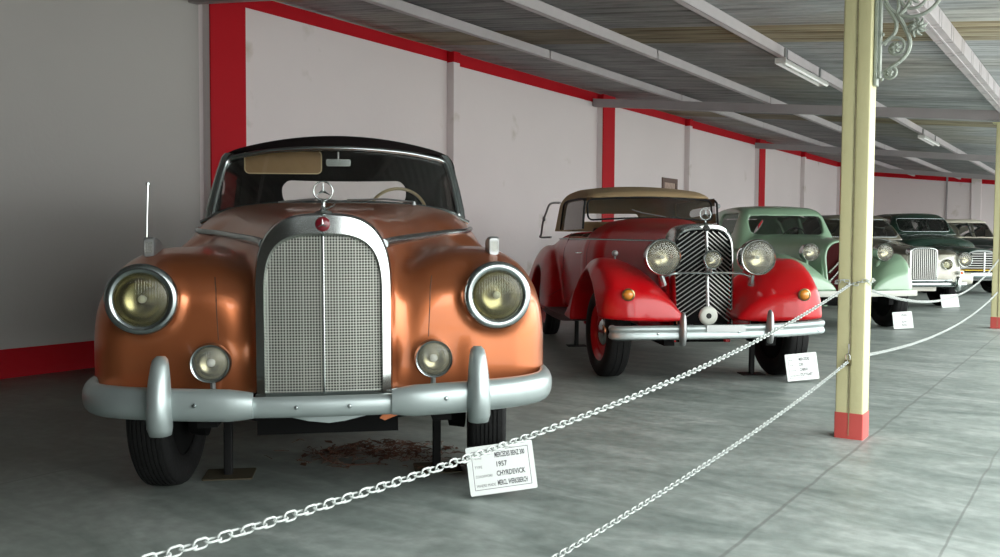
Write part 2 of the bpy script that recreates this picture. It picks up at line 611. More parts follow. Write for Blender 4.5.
# ------------------------------------------------------------------ implicit surfaces for the coachwork
def curve(pts):
    """smooth monotone-ish profile through (y, value) points, returns a vectorised function"""
    pts = sorted(pts)
    xs = np.array([p[0] for p in pts], float)
    ys = np.array([p[1] for p in pts], float)
    h = np.diff(xs)
    d = np.diff(ys) / h
    m = np.zeros(len(xs))
    m[0], m[-1] = d[0], d[-1]
    for i in range(1, len(xs) - 1):
        m[i] = 0 if d[i - 1] * d[i] <= 0 else 2 * d[i - 1] * d[i] / (d[i - 1] + d[i])
    tx = np.linspace(xs[0], xs[-1], 400)
    k = np.clip(np.searchsorted(xs, tx) - 1, 0, len(xs) - 2)
    t = (tx - xs[k]) / h[k]
    ty = ((2 * t ** 3 - 3 * t ** 2 + 1) * ys[k] + (t ** 3 - 2 * t ** 2 + t) * h[k] * m[k]
          + (-2 * t ** 3 + 3 * t ** 2) * ys[k + 1] + (t ** 3 - t ** 2) * h[k] * m[k + 1])
    return lambda y: np.interp(y, tx, ty)


def smin(a, b, k):
    h = np.clip(0.5 + 0.5 * (b - a) / k, 0, 1)
    return b + (a - b) * h - k * h * (1 - h)


def smax(a, b, k):
    return -smin(-a, -b, k)


def sbox(x, y, z, c, hs, r):
    qx, qy, qz = np.abs(x - c[0]) - hs[0] + r, np.abs(y - c[1]) - hs[1] + r, np.abs(z - c[2]) - hs[2] + r
    return (np.sqrt(np.maximum(qx, 0) ** 2 + np.maximum(qy, 0) ** 2 + np.maximum(qz, 0) ** 2)
            + np.minimum(np.maximum(qx, np.maximum(qy, qz)), 0) - r)


def rect2(a, b, a0, a1, b0, b1, r):
    ca, cb = (a0 + a1) / 2, (b0 + b1) / 2
    qa, qb = np.abs(a - ca) - (a1 - a0) / 2 + r, np.abs(b - cb) - (b1 - b0) / 2 + r
    return np.sqrt(np.maximum(qa, 0) ** 2 + np.maximum(qb, 0) ** 2) + np.minimum(np.maximum(qa, qb), 0) - r


def sell(u, v, w, h, p, q=None):
    """superellipse section, roughly a distance"""
    q = p if q is None else q
    s = (np.abs(u / w) ** p + np.abs(v / h) ** q) ** (1.0 / np.maximum(p, q))
    return (s - 1) * np.minimum(w, h)


def cylx(y, z, c, r):
    return np.sqrt((y - c[0]) ** 2 + (z - c[1]) ** 2) - r


def surface_net(fn, lo, hi, h):
    xs = np.arange(0, hi[0] + h, h) + h * 0.5
    xs = np.concatenate([-xs[::-1], xs])
    ys = np.arange(lo[1], hi[1] + h, h)
    zs = np.arange(lo[2], hi[2] + h, h)
    nx2 = len(xs) // 2
    X, Y, Z = np.meshgrid(xs[nx2:].astype(np.float32), ys.astype(np.float32), zs.astype(np.float32), indexing='ij')
    with np.errstate(all='ignore'):
        D = fn(X, Y, Z).astype(np.float32)
    D = np.nan_to_num(D, nan=1.0, posinf=1.0, neginf=-1.0)
    D = np.concatenate([D[::-1], D], axis=0)
    del X, Y, Z
    D = np.pad(D, 1, constant_values=0.5)
    xs = np.concatenate([[xs[0] - h], xs, [xs[-1] + h]])
    ys = np.concatenate([[ys[0] - h], ys, [ys[-1] + h]])
    zs = np.concatenate([[zs[0] - h], zs, [zs[-1] + h]])
    S = D < 0
    c = [S[i:S.shape[0] - 1 + i, j:S.shape[1] - 1 + j, k:S.shape[2] - 1 + k] for i in (0, 1) for j in (0, 1) for k in (0, 1)]
    cnt = sum(a.astype(np.int8) for a in c)
    act = (cnt > 0) & (cnt < 8)
    ci, cj, ck = np.nonzero(act)
    idx = -np.ones(act.shape, np.int64)
    idx[ci, cj, ck] = np.arange(len(ci))
    pos = np.zeros((len(ci), 3))
    num = np.zeros(len(ci))
    corners = [(i, j, k) for i in (0, 1) for j in (0, 1) for k in (0, 1)]
    for a in corners:
        for ax in range(3):
            if a[ax] == 1: continue
            b = list(a); b[ax] = 1
            da = D[ci + a[0], cj + a[1], ck + a[2]]
            db = D[ci + b[0], cj + b[1], ck + b[2]]
            mk = (da < 0) != (db < 0)
            t = np.where(mk, da / np.where(mk, da - db, 1), 0)
            p = np.array(a, float)[None, :].repeat(len(ci), 0)
            p[:, ax] = t
            pos[mk] += p[mk]
            num[mk] += 1
    pos /= num[:, None]
    V = np.stack([xs[ci] + pos[:, 0] * h, ys[cj] + pos[:, 1] * h, zs[ck] + pos[:, 2] * h], 1)
    F = []
    for ax in range(3):
        sl0 = [slice(None)] * 3; sl1 = [slice(None)] * 3
        sl0[ax] = slice(0, -1); sl1[ax] = slice(1, None)
        A, B = S[tuple(sl0)], S[tuple(sl1)]
        e = np.nonzero(A != B)
        e = np.stack(e, 1)
        ins = A[e[:, 0], e[:, 1], e[:, 2]]
        o1, o2 = [(1, 2), (2, 0), (0, 1)][ax]
        ok = (e[:, o1] > 0) & (e[:, o2] > 0) & (e[:, o1] < S.shape[o1] - 1) & (e[:, o2] < S.shape[o2] - 1)
        e, ins = e[ok], ins[ok]
        q = []
        for d1, d2 in ((0, 0), (1, 0), (1, 1), (0, 1)):
            g = e.copy(); g[:, o1] -= d1; g[:, o2] -= d2
            q.append(idx[g[:, 0], g[:, 1], g[:, 2]])
        q = np.stack(q, 1)
        q[~ins] = q[~ins][:, ::-1]
        F.append(q)
    F = np.concatenate(F)
    F = F[(F >= 0).all(1)]

    def f2(P):
        with np.errstate(all='ignore'):
            return np.nan_to_num(fn(np.abs(P[:, 0]), P[:, 1], P[:, 2]), nan=0.0)
    for it in range(3):
        e = h * 0.15
        d = f2(V)
        g = np.stack([(f2(V + np.eye(3)[a] * e) - f2(V - np.eye(3)[a] * e)) / (2 * e) for a in range(3)], 1)
        g2 = (g ** 2).sum(1) + 1e-4
        st = -(d / g2)[:, None] * g
        ln = np.sqrt((st ** 2).sum(1)) + 1e-9
        st *= np.minimum(1, 0.6 * h / ln)[:, None]
        V = V + st * 0.9
    return V, F


def surf_x(fn, y, z, x0=0.0, x1=1.2, outward=True):
    """x where the surface lies at (y, z), searching outwards from x0"""
    xs = np.linspace(x0, x1, 400)
    d = fn(xs, np.full(400, float(y)), np.full(400, float(z)))
    k = np.nonzero(d > 0)[0]
    return float(xs[k[0]]) if len(k) else x1


def surf_y(fn, x, z, y0=-0.2, y1=1.5):
    ys_ = np.linspace(y0, y1, 600)
    d = fn(np.full(600, float(abs(x))), ys_, np.full(600, float(z)))
    k = np.nonzero(d < 0)[0]
    return float(ys_[k[0]]) if len(k) else y1


def surf_z(fn, x, y, z0=0.3, z1=2.0):
    zs_ = np.linspace(z1, z0, 600)
    d = fn(np.full(600, float(abs(x))), np.full(600, float(y)), zs_)
    k = np.nonzero(d < 0)[0]
    return float(zs_[k[0]]) if len(k) else z0


def net_object(name, fn, lo, hi, h, material, parent=None, keep=None, label=None, relax=1):
    V, F = surface_net(fn, lo, hi, h)
    if keep is not None:
        C_ = V[F].mean(1)
        F = F[keep(C_[:, 0], C_[:, 1], C_[:, 2])]
        used = np.unique(F)
        mp = -np.ones(len(V), np.int64)
        mp[used] = np.arange(len(used))
        V, F = V[used], mp[F]
    me = bpy.data.meshes.new(name)
    me.vertices.add(len(V))
    me.vertices.foreach_set('co', V.astype(np.float32).ravel())
    me.loops.add(len(F) * 4)
    me.loops.foreach_set('vertex_index', F.astype(np.int32).ravel())
    me.polygons.add(len(F))
    me.polygons.foreach_set('loop_start', np.arange(0, len(F) * 4, 4, dtype=np.int32))
    me.polygons.foreach_set('use_smooth', np.ones(len(F), bool))
    me.update(calc_edges=True)
    me.validate()
    me.materials.append(material)
    o = bpy.data.objects.new(name, me)
    COL.objects.link(o)
    if parent: o.parent = parent
    tag(o, label)
    return o


# ================================================================== the hall
# hall coordinates: x = distance out from the camera line away from the long wall (wall at -7.3), y = along the wall
WALLN, T_END, T_BACK, N_OUT = -7.30, 34.0, -4.0, 0.55


def hall(o):
    o.rotation_euler = (0, 0, -TH)
    return o


def hall_pt(n, t, z=0.0):
    return (math.cos(TH) * n + math.sin(TH) * t, -math.sin(TH) * n + math.cos(TH) * t, z)


def roof_z(n):
    return 3.60 - 0.107 * (n + 7.3)


def struct(o):
    o['kind'] = 'structure'
    return o


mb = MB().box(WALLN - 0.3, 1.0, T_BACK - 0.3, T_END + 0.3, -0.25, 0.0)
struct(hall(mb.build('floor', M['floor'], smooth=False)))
mb = MB().box(1.0, 40, -25, 70, -0.25, -0.01)
struct(hall(mb.build('ground', M['paving'], smooth=False)))
mb = MB().box(N_OUT, N_OUT + 0.2, T_BACK - 0.3, -0.4, 0, 2.74)  # unseen wall, added to keep daylight off the near left
struct(hall(mb.build('added_wall_right', M['dark_wall'], smooth=False)))

# corrugated roof: ridges run down the slope
pitch, amp = 0.105, 0.019
ts = np.arange(T_BACK - 0.3, T_END + 0.3, pitch / 8)
r0, r1 = [], []
for t_ in ts:
    w = amp * math.cos(2 * PI * t_ / pitch)
    r0.append((WALLN - 0.25, t_, roof_z(WALLN - 0.25) + w + 0.012))
    r1.append((N_OUT, t_, roof_z(N_OUT) + w + 0.012))
mb = MB().grid([r0, r1])
roof = struct(hall(mb.build('ceiling', M['roof'], angle=180)))
sol = roof.modifiers.new('sheet', 'SOLIDIFY')
sol.thickness = 0.004
sol.offset = 1

# long wall
mb = MB().box(WALLN - 0.25, WALLN, T_BACK - 0.3, T_END, 0, roof_z(WALLN) - 0.012)
mb2 = mb
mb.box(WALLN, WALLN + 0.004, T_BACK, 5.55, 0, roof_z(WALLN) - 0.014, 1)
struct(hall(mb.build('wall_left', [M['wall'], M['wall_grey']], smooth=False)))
# end wall with a sloping top
out = [(WALLN, 0), (6.0, 0), (6.0, 3.2), (N_OUT, roof_z(N_OUT) - 0.012), (WALLN, roof_z(WALLN) - 0.012)]
struct(hall(MB().prism([(a, b) for a, b in out], T_END, T_END + 0.25, 'xz').build('wall_back', M['wall'], smooth=False)))
out = [(WALLN, 0), (3.5, 0), (3.5, 2.75), (WALLN, roof_z(WALLN) - 0.012)]
struct(hall(MB().prism(out, T_BACK - 0.25, T_BACK, 'xz').build('wall_front', M['dark_wall'], smooth=False)))

# red painted bands along the wall tops and foot
e = 0.008
pil = [5.60, 9.43, 13.58, 17.32, 21.66, 25.50, 29.45]
band = MB()
edges = [T_BACK] + pil + [T_END]
for i in range(len(edges) - 1):
    zlo = 3.425 + (0.02 if i % 2 else 0.0)
    band.box(WALLN, WALLN + e, edges[i], edges[i + 1], zlo, roof_z(WALLN) - 0.013)
struct(hall(band.build('trim_1', M['wall_red'], smooth=False)))
struct(hall(MB().box(WALLN, WALLN + e, T_BACK, T_END, 0.0, 0.235).build('baseboard_left', M['wall_red'], smooth=False)))
o_ = [(WALLN, roof_z(WALLN) - 0.19), (N_OUT, roof_z(N_OUT) - 0.19), (N_OUT, roof_z(N_OUT) - 0.013), (WALLN, roof_z(WALLN) - 0.013)]
struct(hall(MB().prism(o_, T_END - e, T_END, 'xz').build('trim_2', M['wall_red'], smooth=False)))
struct(hall(MB().box(WALLN, 6, T_END - e, T_END, 0, 0.235).build('baseboard_back', M['wall_red'], smooth=False)))
# end wall pilaster and dark joint
struct(hall(MB().box(-4.82, -4.77, T_END - 0.05, T_END - 0.007, 0, 3.30).build('trim_3', M['beam'], smooth=False)))
struct(hall(MB().box(-4.05, -3.75, T_END - 0.06, T_END - 0.007, 0, 3.20).build('trim_4', M['wall'], smooth=False)))

# pilasters: every second one carries a broad red stripe
k_ = 5
for i, t_ in enumerate(pil):
    wide = 0.42 if i % 2 == 0 else 0.13
    d = 0.11
    mb = MB()
    mb.box(WALLN, WALLN + d, t_, t_ + wide, 0.235, 3.43, 0)
    mb.box(WALLN + e, WALLN + d + e, t_ - e, t_ + wide + e, 3.43, roof_z(WALLN + d) - 0.02, 1)
    mb.box(WALLN + e, WALLN + d + e, t_ - e, t_ + wide + e, 0.0, 0.235, 1)
    if i % 2 == 0:
        mb.box(WALLN + d, WALLN + d + e, t_, t_ + wide, 0.235, 3.43, 1)
        mb.box(WALLN + d - 0.01, WALLN + d, t_ - 0.002, t_, 0.235, 3.43, 1)
    struct(hall(mb.build('trim_%d' % k_, [M['wall'], M['wall_red']], smooth=False)))
    k_ += 1

# purlins along the hall, a C-section each, and a heavier one over the posts
for n_, w, hgt in ((-5.78, 0.06, 0.10), (-4.36, 0.06, 0.10), (-2.90, 0.06, 0.10)):
    mb = MB()
    z = roof_z(n_) - 0.012
    for a, b in [(x, x + 4.0) for x in np.arange(-2.6, 33.0, 4.03)]:
        a0, b0 = max(a, T_BACK), min(b, T_END)
        mb.box(n_ - w / 2, n_ + w / 2, a0, b0, z - hgt, z - hgt + 0.006)
        mb.box(n_ - w / 2, n_ - w / 2 + 0.005, a0, b0, z - hgt, z)
        mb.box(n_ - w / 2, n_ + w / 2, a0, b0, z - 0.006, z)
        mb.box(n_ + w / 2 - 0.005, n_ + w / 2, a0, b0, z - hgt, z - hgt + 0.02)
        mb.box(n_ + w / 2 - 0.008, n_ + w / 2 - 0.002, a0, b0, z - hgt + 0.006, z - 0.006)
    struct(hall(mb.build('trim_%d' % k_, M['purlin'], smooth=False)))
    k_ += 1
mb = MB()
z = roof_z(-1.23) - 0.02
mb.box(-1.30, -1.17, T_BACK, T_END, z - 0.13, z)
mb.box(-1.24, -1.225, T_BACK, T_END, z - 0.138, z - 0.13)
for t_ in np.arange(T_BACK + 0.5, T_END, 0.62):
    mb.box(-1.304, -1.166, t_, t_ + 0.012, z - 0.134, z - 0.01)
    mb.box(-1.304, -1.166, t_ + 0.12, t_ + 0.128, z - 0.134, z - 0.01)
struct(hall(mb.build('trim_%d' % k_, M['purlin'], smooth=False)))
k_ += 1
# sloping tie beams from wall to posts
for t_ in (-2.4, 5.47, 13.42, 21.62, 29.5):
    n0, n1 = WALLN + 0.02, -1.05
    zt0, zt1 = roof_z(n0) - 0.125, roof_z(n1) - 0.125
    o_ = [(n0, zt0 - 0.13), (n1, zt1 - 0.13), (n1, zt1), (n0, zt0)]
    mb = MB().prism(o_, t_ - 0.045, t_ + 0.045, 'xz')
    struct(hall(mb.build('trim_%d' % k_, M['beam'], smooth=False)))
    k_ += 1


# ------------------------------------------------------------------ posts
def post(t_, label):
    root = empty('post', hall_pt(-1.24, t_), -TH, label, 'post', 'steel posts along the open side of the hall')
    ztop = 2.66
    h2 = 0.076
    mb = MB()
    # two channels welded toe to toe, seam on the faces along the chain line
    for sgn in (-1, 1):
        a, b = (0.0015, h2) if sgn > 0 else (-h2, -0.0015)
        mb.rbox(a, b, -h2, h2, 0.148, ztop, 0.008, 'xy')
    mb.box(-0.01, 0.01, -h2 + 0.012, h2 - 0.012, 0.1, ztop)
    mb.build('shaft', M['post_paint'], root, angle=30)
    mb = MB()
    mb.rbox(-h2 - 0.003, h2 + 0.003, -h2 - 0.003, h2 + 0.003, 0.0, 0.15, 0.006, 'xy')
    mb.build('painted_foot', M['post_red'], root, angle=30, label='red painted foot of the post')
    for s_ in (-1, 1):
        mb = MB()
        z = 0.02
        r_ = random.Random(int(t_ * 10) + s_)
        while z < ztop - 0.05:
            L_ = r_.uniform(0.015, 0.05)
            mb.rbox(-0.0016 + r_.uniform(-0.002, 0.0005), 0.0016 + r_.uniform(-0.0005, 0.002), s_ * h2 - 0.005, s_ * h2 + 0.003, z, z + L_, 0.0015, 'xz')
            z += L_ - 0.001
        mb.build('weld_seam', M['post_seam'], root, label='rough rusty seam down the post')
    mb = MB().box(-0.12, 0.12, -0.1, 0.1, ztop, ztop + 0.012)
    mb.build('cap_plate', M['post_paint'], root)
    return root


POSTS = [-2.42, 5.46, 13.36, 21.4, 29.4]
post(5.46, 'cream steel post with red foot, nearest in view, carrying the padlocked chain')
post(13.36, 'cream steel post with red foot at the right edge, beyond the nearest one')

# cast iron scroll bracket on the street side of the near post
root = empty('scroll_bracket', hall_pt(-1.16, 5.46), -TH,
             'ornate cast iron scroll bracket high on the near cream post', 'bracket')
BX = 1.16
B0 = lambda p: (p[0] + BX, p[2] if len(p) > 2 else 0.0, p[1])
mb = MB().box(0.0, 0.018, -0.03, 0.03, 2.02, 2.72)
mb.box(0.018, 0.034, -0.02, 0.02, 2.06, 2.70)
for z in (2.05, 2.3, 2.6):
    mb.lathe([(0.0, 0.03), (0.012, 0.03), (0.01, 0.042), (0, 0.045)], (0.01, -0.028, z), 'x', 8)
mb.build('back_plate', M['bracket'], root, angle=30, bevel=0.003)


def spiral(c, r0_, r1_, q0, turns, n=40):
    return [(c[0] + (r0_ + (r1_ - r0_) * i / n) * math.cos(q0 + turns * 2 * PI * i / n),
             c[1] + (r0_ + (r1_ - r0_) * i / n) * math.sin(q0 + turns * 2 * PI * i / n)) for i in range(n + 1)]


mb = MB()
circ = [(-0.965 + 0.150 * math.cos(q), 2.535 + 0.150 * math.sin(q)) for q in [2 * PI * i / 48 for i in range(48)]]
mb.tube([B0(p) for p in circ], 0.011, closed=True)
circ = [(-0.965 + 0.068 * math.cos(q), 2.50 + 0.068 * math.sin(q)) for q in [2 * PI * i / 32 for i in range(32)]]
mb.tube([B0(p) for p in circ], 0.009, closed=True)
mb.build('ring', M['bracket'], root)
mb = MB()
mb.tube([B0(p) for p in smooth_pts([(-1.115, 2.48, 0), (-1.07, 2.403, 0), (-1.050, 2.356, 0), (-1.062, 2.302, 0), (-1.103, 2.262, 0)])] if False else
        [B0((p[0], p[1])) for p in smooth_pts([(-1.115, 2.48, 0), (-1.07, 2.403, 0), (-1.050, 2.356, 0), (-1.062, 2.302, 0), (-1.118, 2.255, 0)])], 0.011)
sB = smooth_pts([(-1.05, 2.42, 0), (-1.0, 2.317, 0), (-0.978, 2.248, 0), (-0.990, 2.190, 0), (-1.03, 2.145, 0), (-1.078, 2.115, 0), (-1.118, 2.085, 0)])
mb.tube([B0((p[0], p[1])) for p in sB], 0.012)
mb.tube([B0(p) for p in spiral((-1.052, 2.225), 0.062, 0.012, PI * 0.9, -1.5)], 0.009)
mb.tube([B0(p) for p in spiral((-1.080, 2.085), 0.040, 0.006, PI * 0.4, -1.4)], 0.008)
mb.tube([B0((p[0], p[1])) for p in smooth_pts([(-1.115, 2.62, 0), (-1.06, 2.55, 0), (-1.04, 2.47, 0), (-1.05, 2.40, 0)])], 0.010)
mb.tube([B0((p[0], p[1])) for p in smooth_pts([(-1.04, 2.40, 0), (-1.0, 2.44, 0), (-0.985, 2.47, 0)])], [0.012] * 8 + [0.011] * 8 + [0.008])
mb.build('scroll', M['bracket'], root)
mb = MB()


def leaf_cluster(c, r, n=7):
    # leaves round a knob; adds to the current mesh
    for i in range(n):
        q = 2 * PI * i / n
        cx, cz = c[0] + r * 0.62 * math.cos(q), c[1] + r * 0.62 * math.sin(q)
        pts = [(c[0] + BX, 0, c[1]), ((c[0] + cx) / 2 + BX, -0.012, (c[1] + cz) / 2), (cx + BX, -0.008, cz),
               (c[0] + r * math.cos(q + 0.35) + BX, 0, c[1] + r * math.sin(q + 0.35))]
        mb.tube(smooth_pts(pts, 3), [0.003, 0.006, 0.009, 0.011, 0.012, 0.012, 0.011, 0.009, 0.006, 0.004][:10], 6)
    mb.lathe([(0.0, -0.018), (0.01, -0.014), (0.012, 0), (0.01, 0.014), (0, 0.018)], (c[0] + BX, 0, c[1]), 'y', 10)


for c_, q_, n_ in (((-0.944, 2.325), 0.055, 9), ((-0.965, 2.505), 0.055, 9), ((-1.052, 2.225), 0.034, 6), ((-1.078, 2.087), 0.020, 5)):
    mb = MB()
    leaf_cluster(c_, q_, n_)
    mb.build('leaf_ornament', M['bracket'], root)


# ------------------------------------------------------------------ strip lamps under the purlin
def strip_lamp(t0_, L_, label):
    n_ = -2.80
    root = empty('strip_lamp', hall_pt(n_, t0_, 2.905), -TH, label, 'ceiling lamp', 'strip lamps under the roof')
    mb = MB()
    prof = [(-0.055, 0.0), (-0.055, -0.012), (-0.035, 0.028), (0.035, 0.028), (0.055, -0.012), (0.055, 0.0), (0.032, 0.04), (-0.032, 0.04)]
    mb.prism(prof, 0, L_, 'xz')
    mb.box(-0.055, 0.055, 0, 0.012, -0.012, 0.04)
    mb.box(-0.055, 0.055, L_ - 0.012, L_, -0.012, 0.04)
    mb.build('housing', M['fixture'], root, angle=30)
    for i in range(3):
        y = L_ * (0.25 + 0.25 * i)
        MB().box(-0.028, 0.0, y - 0.05, y + 0.05, 0.005, 0.027).build('ballast', M['steel'], root, smooth=False)
    MB().lathe([(0.0, 0.02), (0.014, 0.02), (0.014, L_ - 0.02), (0, L_ - 0.02)], (0.036, 0, -0.012), 'y', 12).build('tube', M['tube_white'], root)
    for y in (0.15, L_ - 0.19):
        MB().box(-0.01, 0.01, y, y + 0.04, 0.04, 0.16).build('hanger', M['steel'], root, smooth=False)
    return root


strip_lamp(9.0, 1.62, 'unlit white strip lamp under the roof, the nearer and larger one')
strip_lamp(16.85, 1.62, 'unlit white strip lamp under the roof, farther off and seen right of the near post')

# framed print on the wall above the tan top
root = empty('wall_picture', hall_pt(WALLN, 16.58, 2.2), -TH, 'small dark framed print on the wall above the tan canvas roof', 'picture')
mb = MB()
for a in ((0, 0.025, -0.36, 0.36, 0.04, 0.13), (0, 0.025, -0.36, 0.36, -0.20, -0.11), (0, 0.025, -0.36, -0.27, -0.11, 0.04), (0, 0.025, 0.27, 0.36, -0.11, 0.04)):
    mb.box(*a)
mb.build('frame', M['picture_frame'], root, smooth=False)
MB().box(0, 0.012, -0.27, 0.27, -0.11, 0.04).build('print', M['picture_paper'], root, smooth=False)


# ------------------------------------------------------------------ chains
def link_mesh(name, wire=0.0029, L_=0.036, W=0.0235):
    r = W / 2 - wire
    s = L_ / 2 - W / 2
    path = []
    for i in range(9):
        q = -PI / 2 + PI * i / 8
        path.append((s + r * math.cos(q), r * math.sin(q), 0))
    for i in range(9):
        q = PI / 2 + PI * i / 8
        path.append((-s + r * math.cos(q), r * math.sin(q), 0))
    mb = MB().tube(path, wire, 6, closed=True)
    return mb


LINK = link_mesh('link', 0.0024, 0.0345, 0.0215)


def link_path(fn, t0_, t1_, pitch_, nfix=-1.245):
    """positions and tangents of links along z = fn(t)"""
    out = []
    t_ = t0_
    while t_ < t1_:
        dz = (fn(t_ + 0.01) - fn(t_ - 0.01)) / 0.02
        dt = pitch_ / math.sqrt(1 + dz * dz)
        out.append((Vector((nfix, t_, fn(t_))), Vector((0, 1, dz)).normalized()))
        t_ += dt
    return out


def chain(label, spans, wraps, first):
    """spans: list of (fn, t0, t1); wraps: heights where the chain goes round a post"""
    root = empty('barrier_chain', hall_pt(0, 0), -TH, label, 'chain', 'white barrier chains between the posts')
    items = []
    for fn, a, b in spans:
        items += link_path(fn, a, b, 0.0248)
    for tpost, z in wraps:
        r_ = 0.086
        loop = [(-r_, -r_), (r_, -r_), (r_, r_), (-r_, r_), (-r_, -r_)]
        for i in range(4):
            p, q = Vector(loop[i]), Vector(loop[i + 1])
            nn = 7
            for j in range(nn):
                u = p + (q - p) * (j + 0.5) / nn
                d = (q - p).normalized()
                items.append((Vector((-1.24 + u.x, tpost + u.y, z + 0.012 * math.sin(j * 1.3 + i))), Vector((d.x, d.y, 0.1 * math.cos(j))).normalized()))
    me0 = None
    order = sorted(range(len(items)), key=lambda i: (Vector(hall_pt(*items[i][0])) - Vector((0, 0.6, CAMH))).length
                   if 0.75 < items[i][0].y else 50 + i)
    near = set(order[:100])
    rest = MB()
    r_ = random.Random(5)
    for i, (p, t) in enumerate(items):
        side = Vector((1, 0, 0)) if abs(t.x) < 0.7 else Vector((0, 1, 0))
        b = t.cross(side).normalized()
        side = b.cross(t).normalized()
        ang = (0.15 if i % 2 else 0.15 + PI / 2) + r_.uniform(-0.2, 0.2)
        a = side * math.cos(ang) + b * math.sin(ang)
        c = t.cross(a)
        mtx = Matrix(((t.x, a.x, c.x, p.x), (t.y, a.y, c.y, p.y), (t.z, a.z, c.z, p.z), (0, 0, 0, 1)))
        if i in near:
            if me0 is None:
                o = LINK.build('link', M['chain'], root, angle=180)
                me0 = o.data
            else:
                o = bpy.data.objects.new('link', me0)
                COL.objects.link(o)
                o.parent = root
            o.matrix_local = mtx
        else:
            rest.add([mtx @ Vector(v) for v in LINK.v], LINK.f)
    rest.build('chain_run', M['chain'], root, angle=180, kind='stuff')
    return root


up1 = lambda t_: 0.630 + 0.0180 * (t_ - 1.55) ** 2
up2 = lambda t_: 0.612 + 0.0187 * (t_ - 9.35) ** 2
lo1 = lambda t_: 0.268 + 0.0122 * (t_ - 1.5) ** 2
lo2 = lambda t_: 0.328 + 0.0092 * (t_ - 9.3) ** 2
chain('upper white painted chain drooping past the first sign and looped round the near post',
      [(up1, -2.32, 5.37), (up2, 5.56, 13.27)], [(5.46, 0.905)], 0)
chain('lower white painted chain hooked to the padlock low on the near post',
      [(lo1, -2.32, 5.37), (lo2, 5.56, 13.27)], [], 0)
root = empty('padlock', hall_pt(-1.245, 5.36, 0.47), -TH, 'small metal padlock low on the near cream post at the lower chain', 'padlock')
MB().rbox(-0.018, 0.018, -0.010, 0.010, -0.045, -0.008, 0.006, 'xz').build('lock_body', M['brass'], root, angle=30)
MB().tube([(-0.011, 0, -0.012), (-0.011, 0, 0.014), (-0.006, 0, 0.024), (0.006, 0, 0.024), (0.011, 0, 0.014), (0.011, 0, -0.012)], 0.003).build('shackle', M['chrome'], root)
MB().tube([(0, 0.004, 0.02), (0.004, -0.004, 0.05), (0, 0.012, 0.08)], 0.003).build('hook', M['steel'], root)


# ------------------------------------------------------------------ sign boards
def text_mesh(mb, s, x, z, size, y=-0.0035, width=None, bold=0.0):
    c = bpy.data.curves.new('lettering', 'FONT')
    c.body = s
    c.size = size
    c.offset = bold
    c.resolution_u = 2
    o = bpy.data.objects.new('lettering', c)
    COL.objects.link(o)
    bpy.context.view_layer.update()
    dg = bpy.context.evaluated_depsgraph_get()
    me = bpy.data.meshes.new_from_object(o.evaluated_get(dg))
    vs = [v.co.copy() for v in me.vertices]
    fs = [tuple(p.vertices) for p in me.polygons]
    if vs:
        w = max(v.x for v in vs)
        k = width / w if width else 1.0
        mb.add([(x + v.x * k, y, z + v.y) for v in vs], fs)
    bpy.data.objects.remove(o)
    bpy.data.curves.remove(c)
    bpy.data.meshes.remove(me)


def sign(loc, yaw, w, h, roll, lean, rows, label):
    root = empty('information_sign', loc, yaw, label, 'sign', 'information signs in front of the cars')
    R = Matrix.Rotation(-lean, 4, 'X') @ Matrix.Rotation(roll, 4, 'Y')

    def put(o):
        o.matrix_local = R
        return o
    mb = MB().rbox(0, w, -0.003, 0.003, 0.0, h, 0.008, 'xz')
    put(mb.build('board', M['sign_white'], root, angle=30))
    mb = MB()
    if rows:
        b, t_ = 0.022, 0.002
        for a in ((b, w - b, b, b + t_), (b, w - b, h - b - t_, h - b), (b, b + t_, b, h - b), (w - b - t_, w - b, b, h - b)):
            mb.box(a[0], a[1], -0.0036, -0.003, a[2], a[3])
        n = len(rows)
        for i, (l, v_) in enumerate(rows):
            z = h - b - (i + 0.85) * (h - 2 * b) / (n + 0.15)
            text_mesh(mb, l, 0.031, z, 0.017, width=min(0.1, 0.0085 * len(l)) * w / 0.3)
            text_mesh(mb, v_, 0.125 * w / 0.3, z, 0.031, width=min(0.135, 0.013 * len(v_)) * w / 0.3, bold=0.0008)
    if rows:
        put(mb.build('lettering', M['sign_black'], root, smooth=False))
    zt = h * math.cos(lean)
    MB().tube([(w * 0.5, 0.006 + h * 0.7 * math.sin(lean), h * 0.7), (w * 0.5, 0.05 + h * math.sin(lean), 0.004)], 0.005).build('prop', M['steel'], root)
    return root


R1 = [('MAKE', 'MERCEDES BENZ 300'), ('TYPE', '1957'), ('COACHWORK', 'CHYRDEVICK'), ('WHERE MADE', 'MERCL. WERKSBERCH')]
R2 = [('MAKE', 'MERCEDES'), ('TYPE', '230'), ('COACHW.', 'CABRIO'), ('WHERE MADE', 'STUTTGART')]
R3 = [('MAKE', 'CITROEN'), ('TYPE', '11'), ('BODY', 'SALOON'), ('MADE', 'FRANCE')]
sign((-0.122, 3.90, 0.012), math.radians(6), 0.298, 0.212, math.radians(-6.5), math.radians(10), R1,
     'white lettered sign with the year 1957, largest sign, before the copper car')
sign((2.305, 7.15, 0.01), math.radians(8), 0.27, 0.215, math.radians(-4.5), math.radians(9), R2,
     'white lettered sign standing by the right front wheel of the red car')
sign((5.02, 11.42, 0.01), math.radians(8), 0.27, 0.215, math.radians(-3), math.radians(9), R3,
     'white lettered sign standing before the pale green car')
sign((7.46, 15.15, 0.005), math.radians(4), 0.31, 0.225, math.radians(-2), math.radians(14), [],
     'blank looking bright white sign before the brown and cream car')


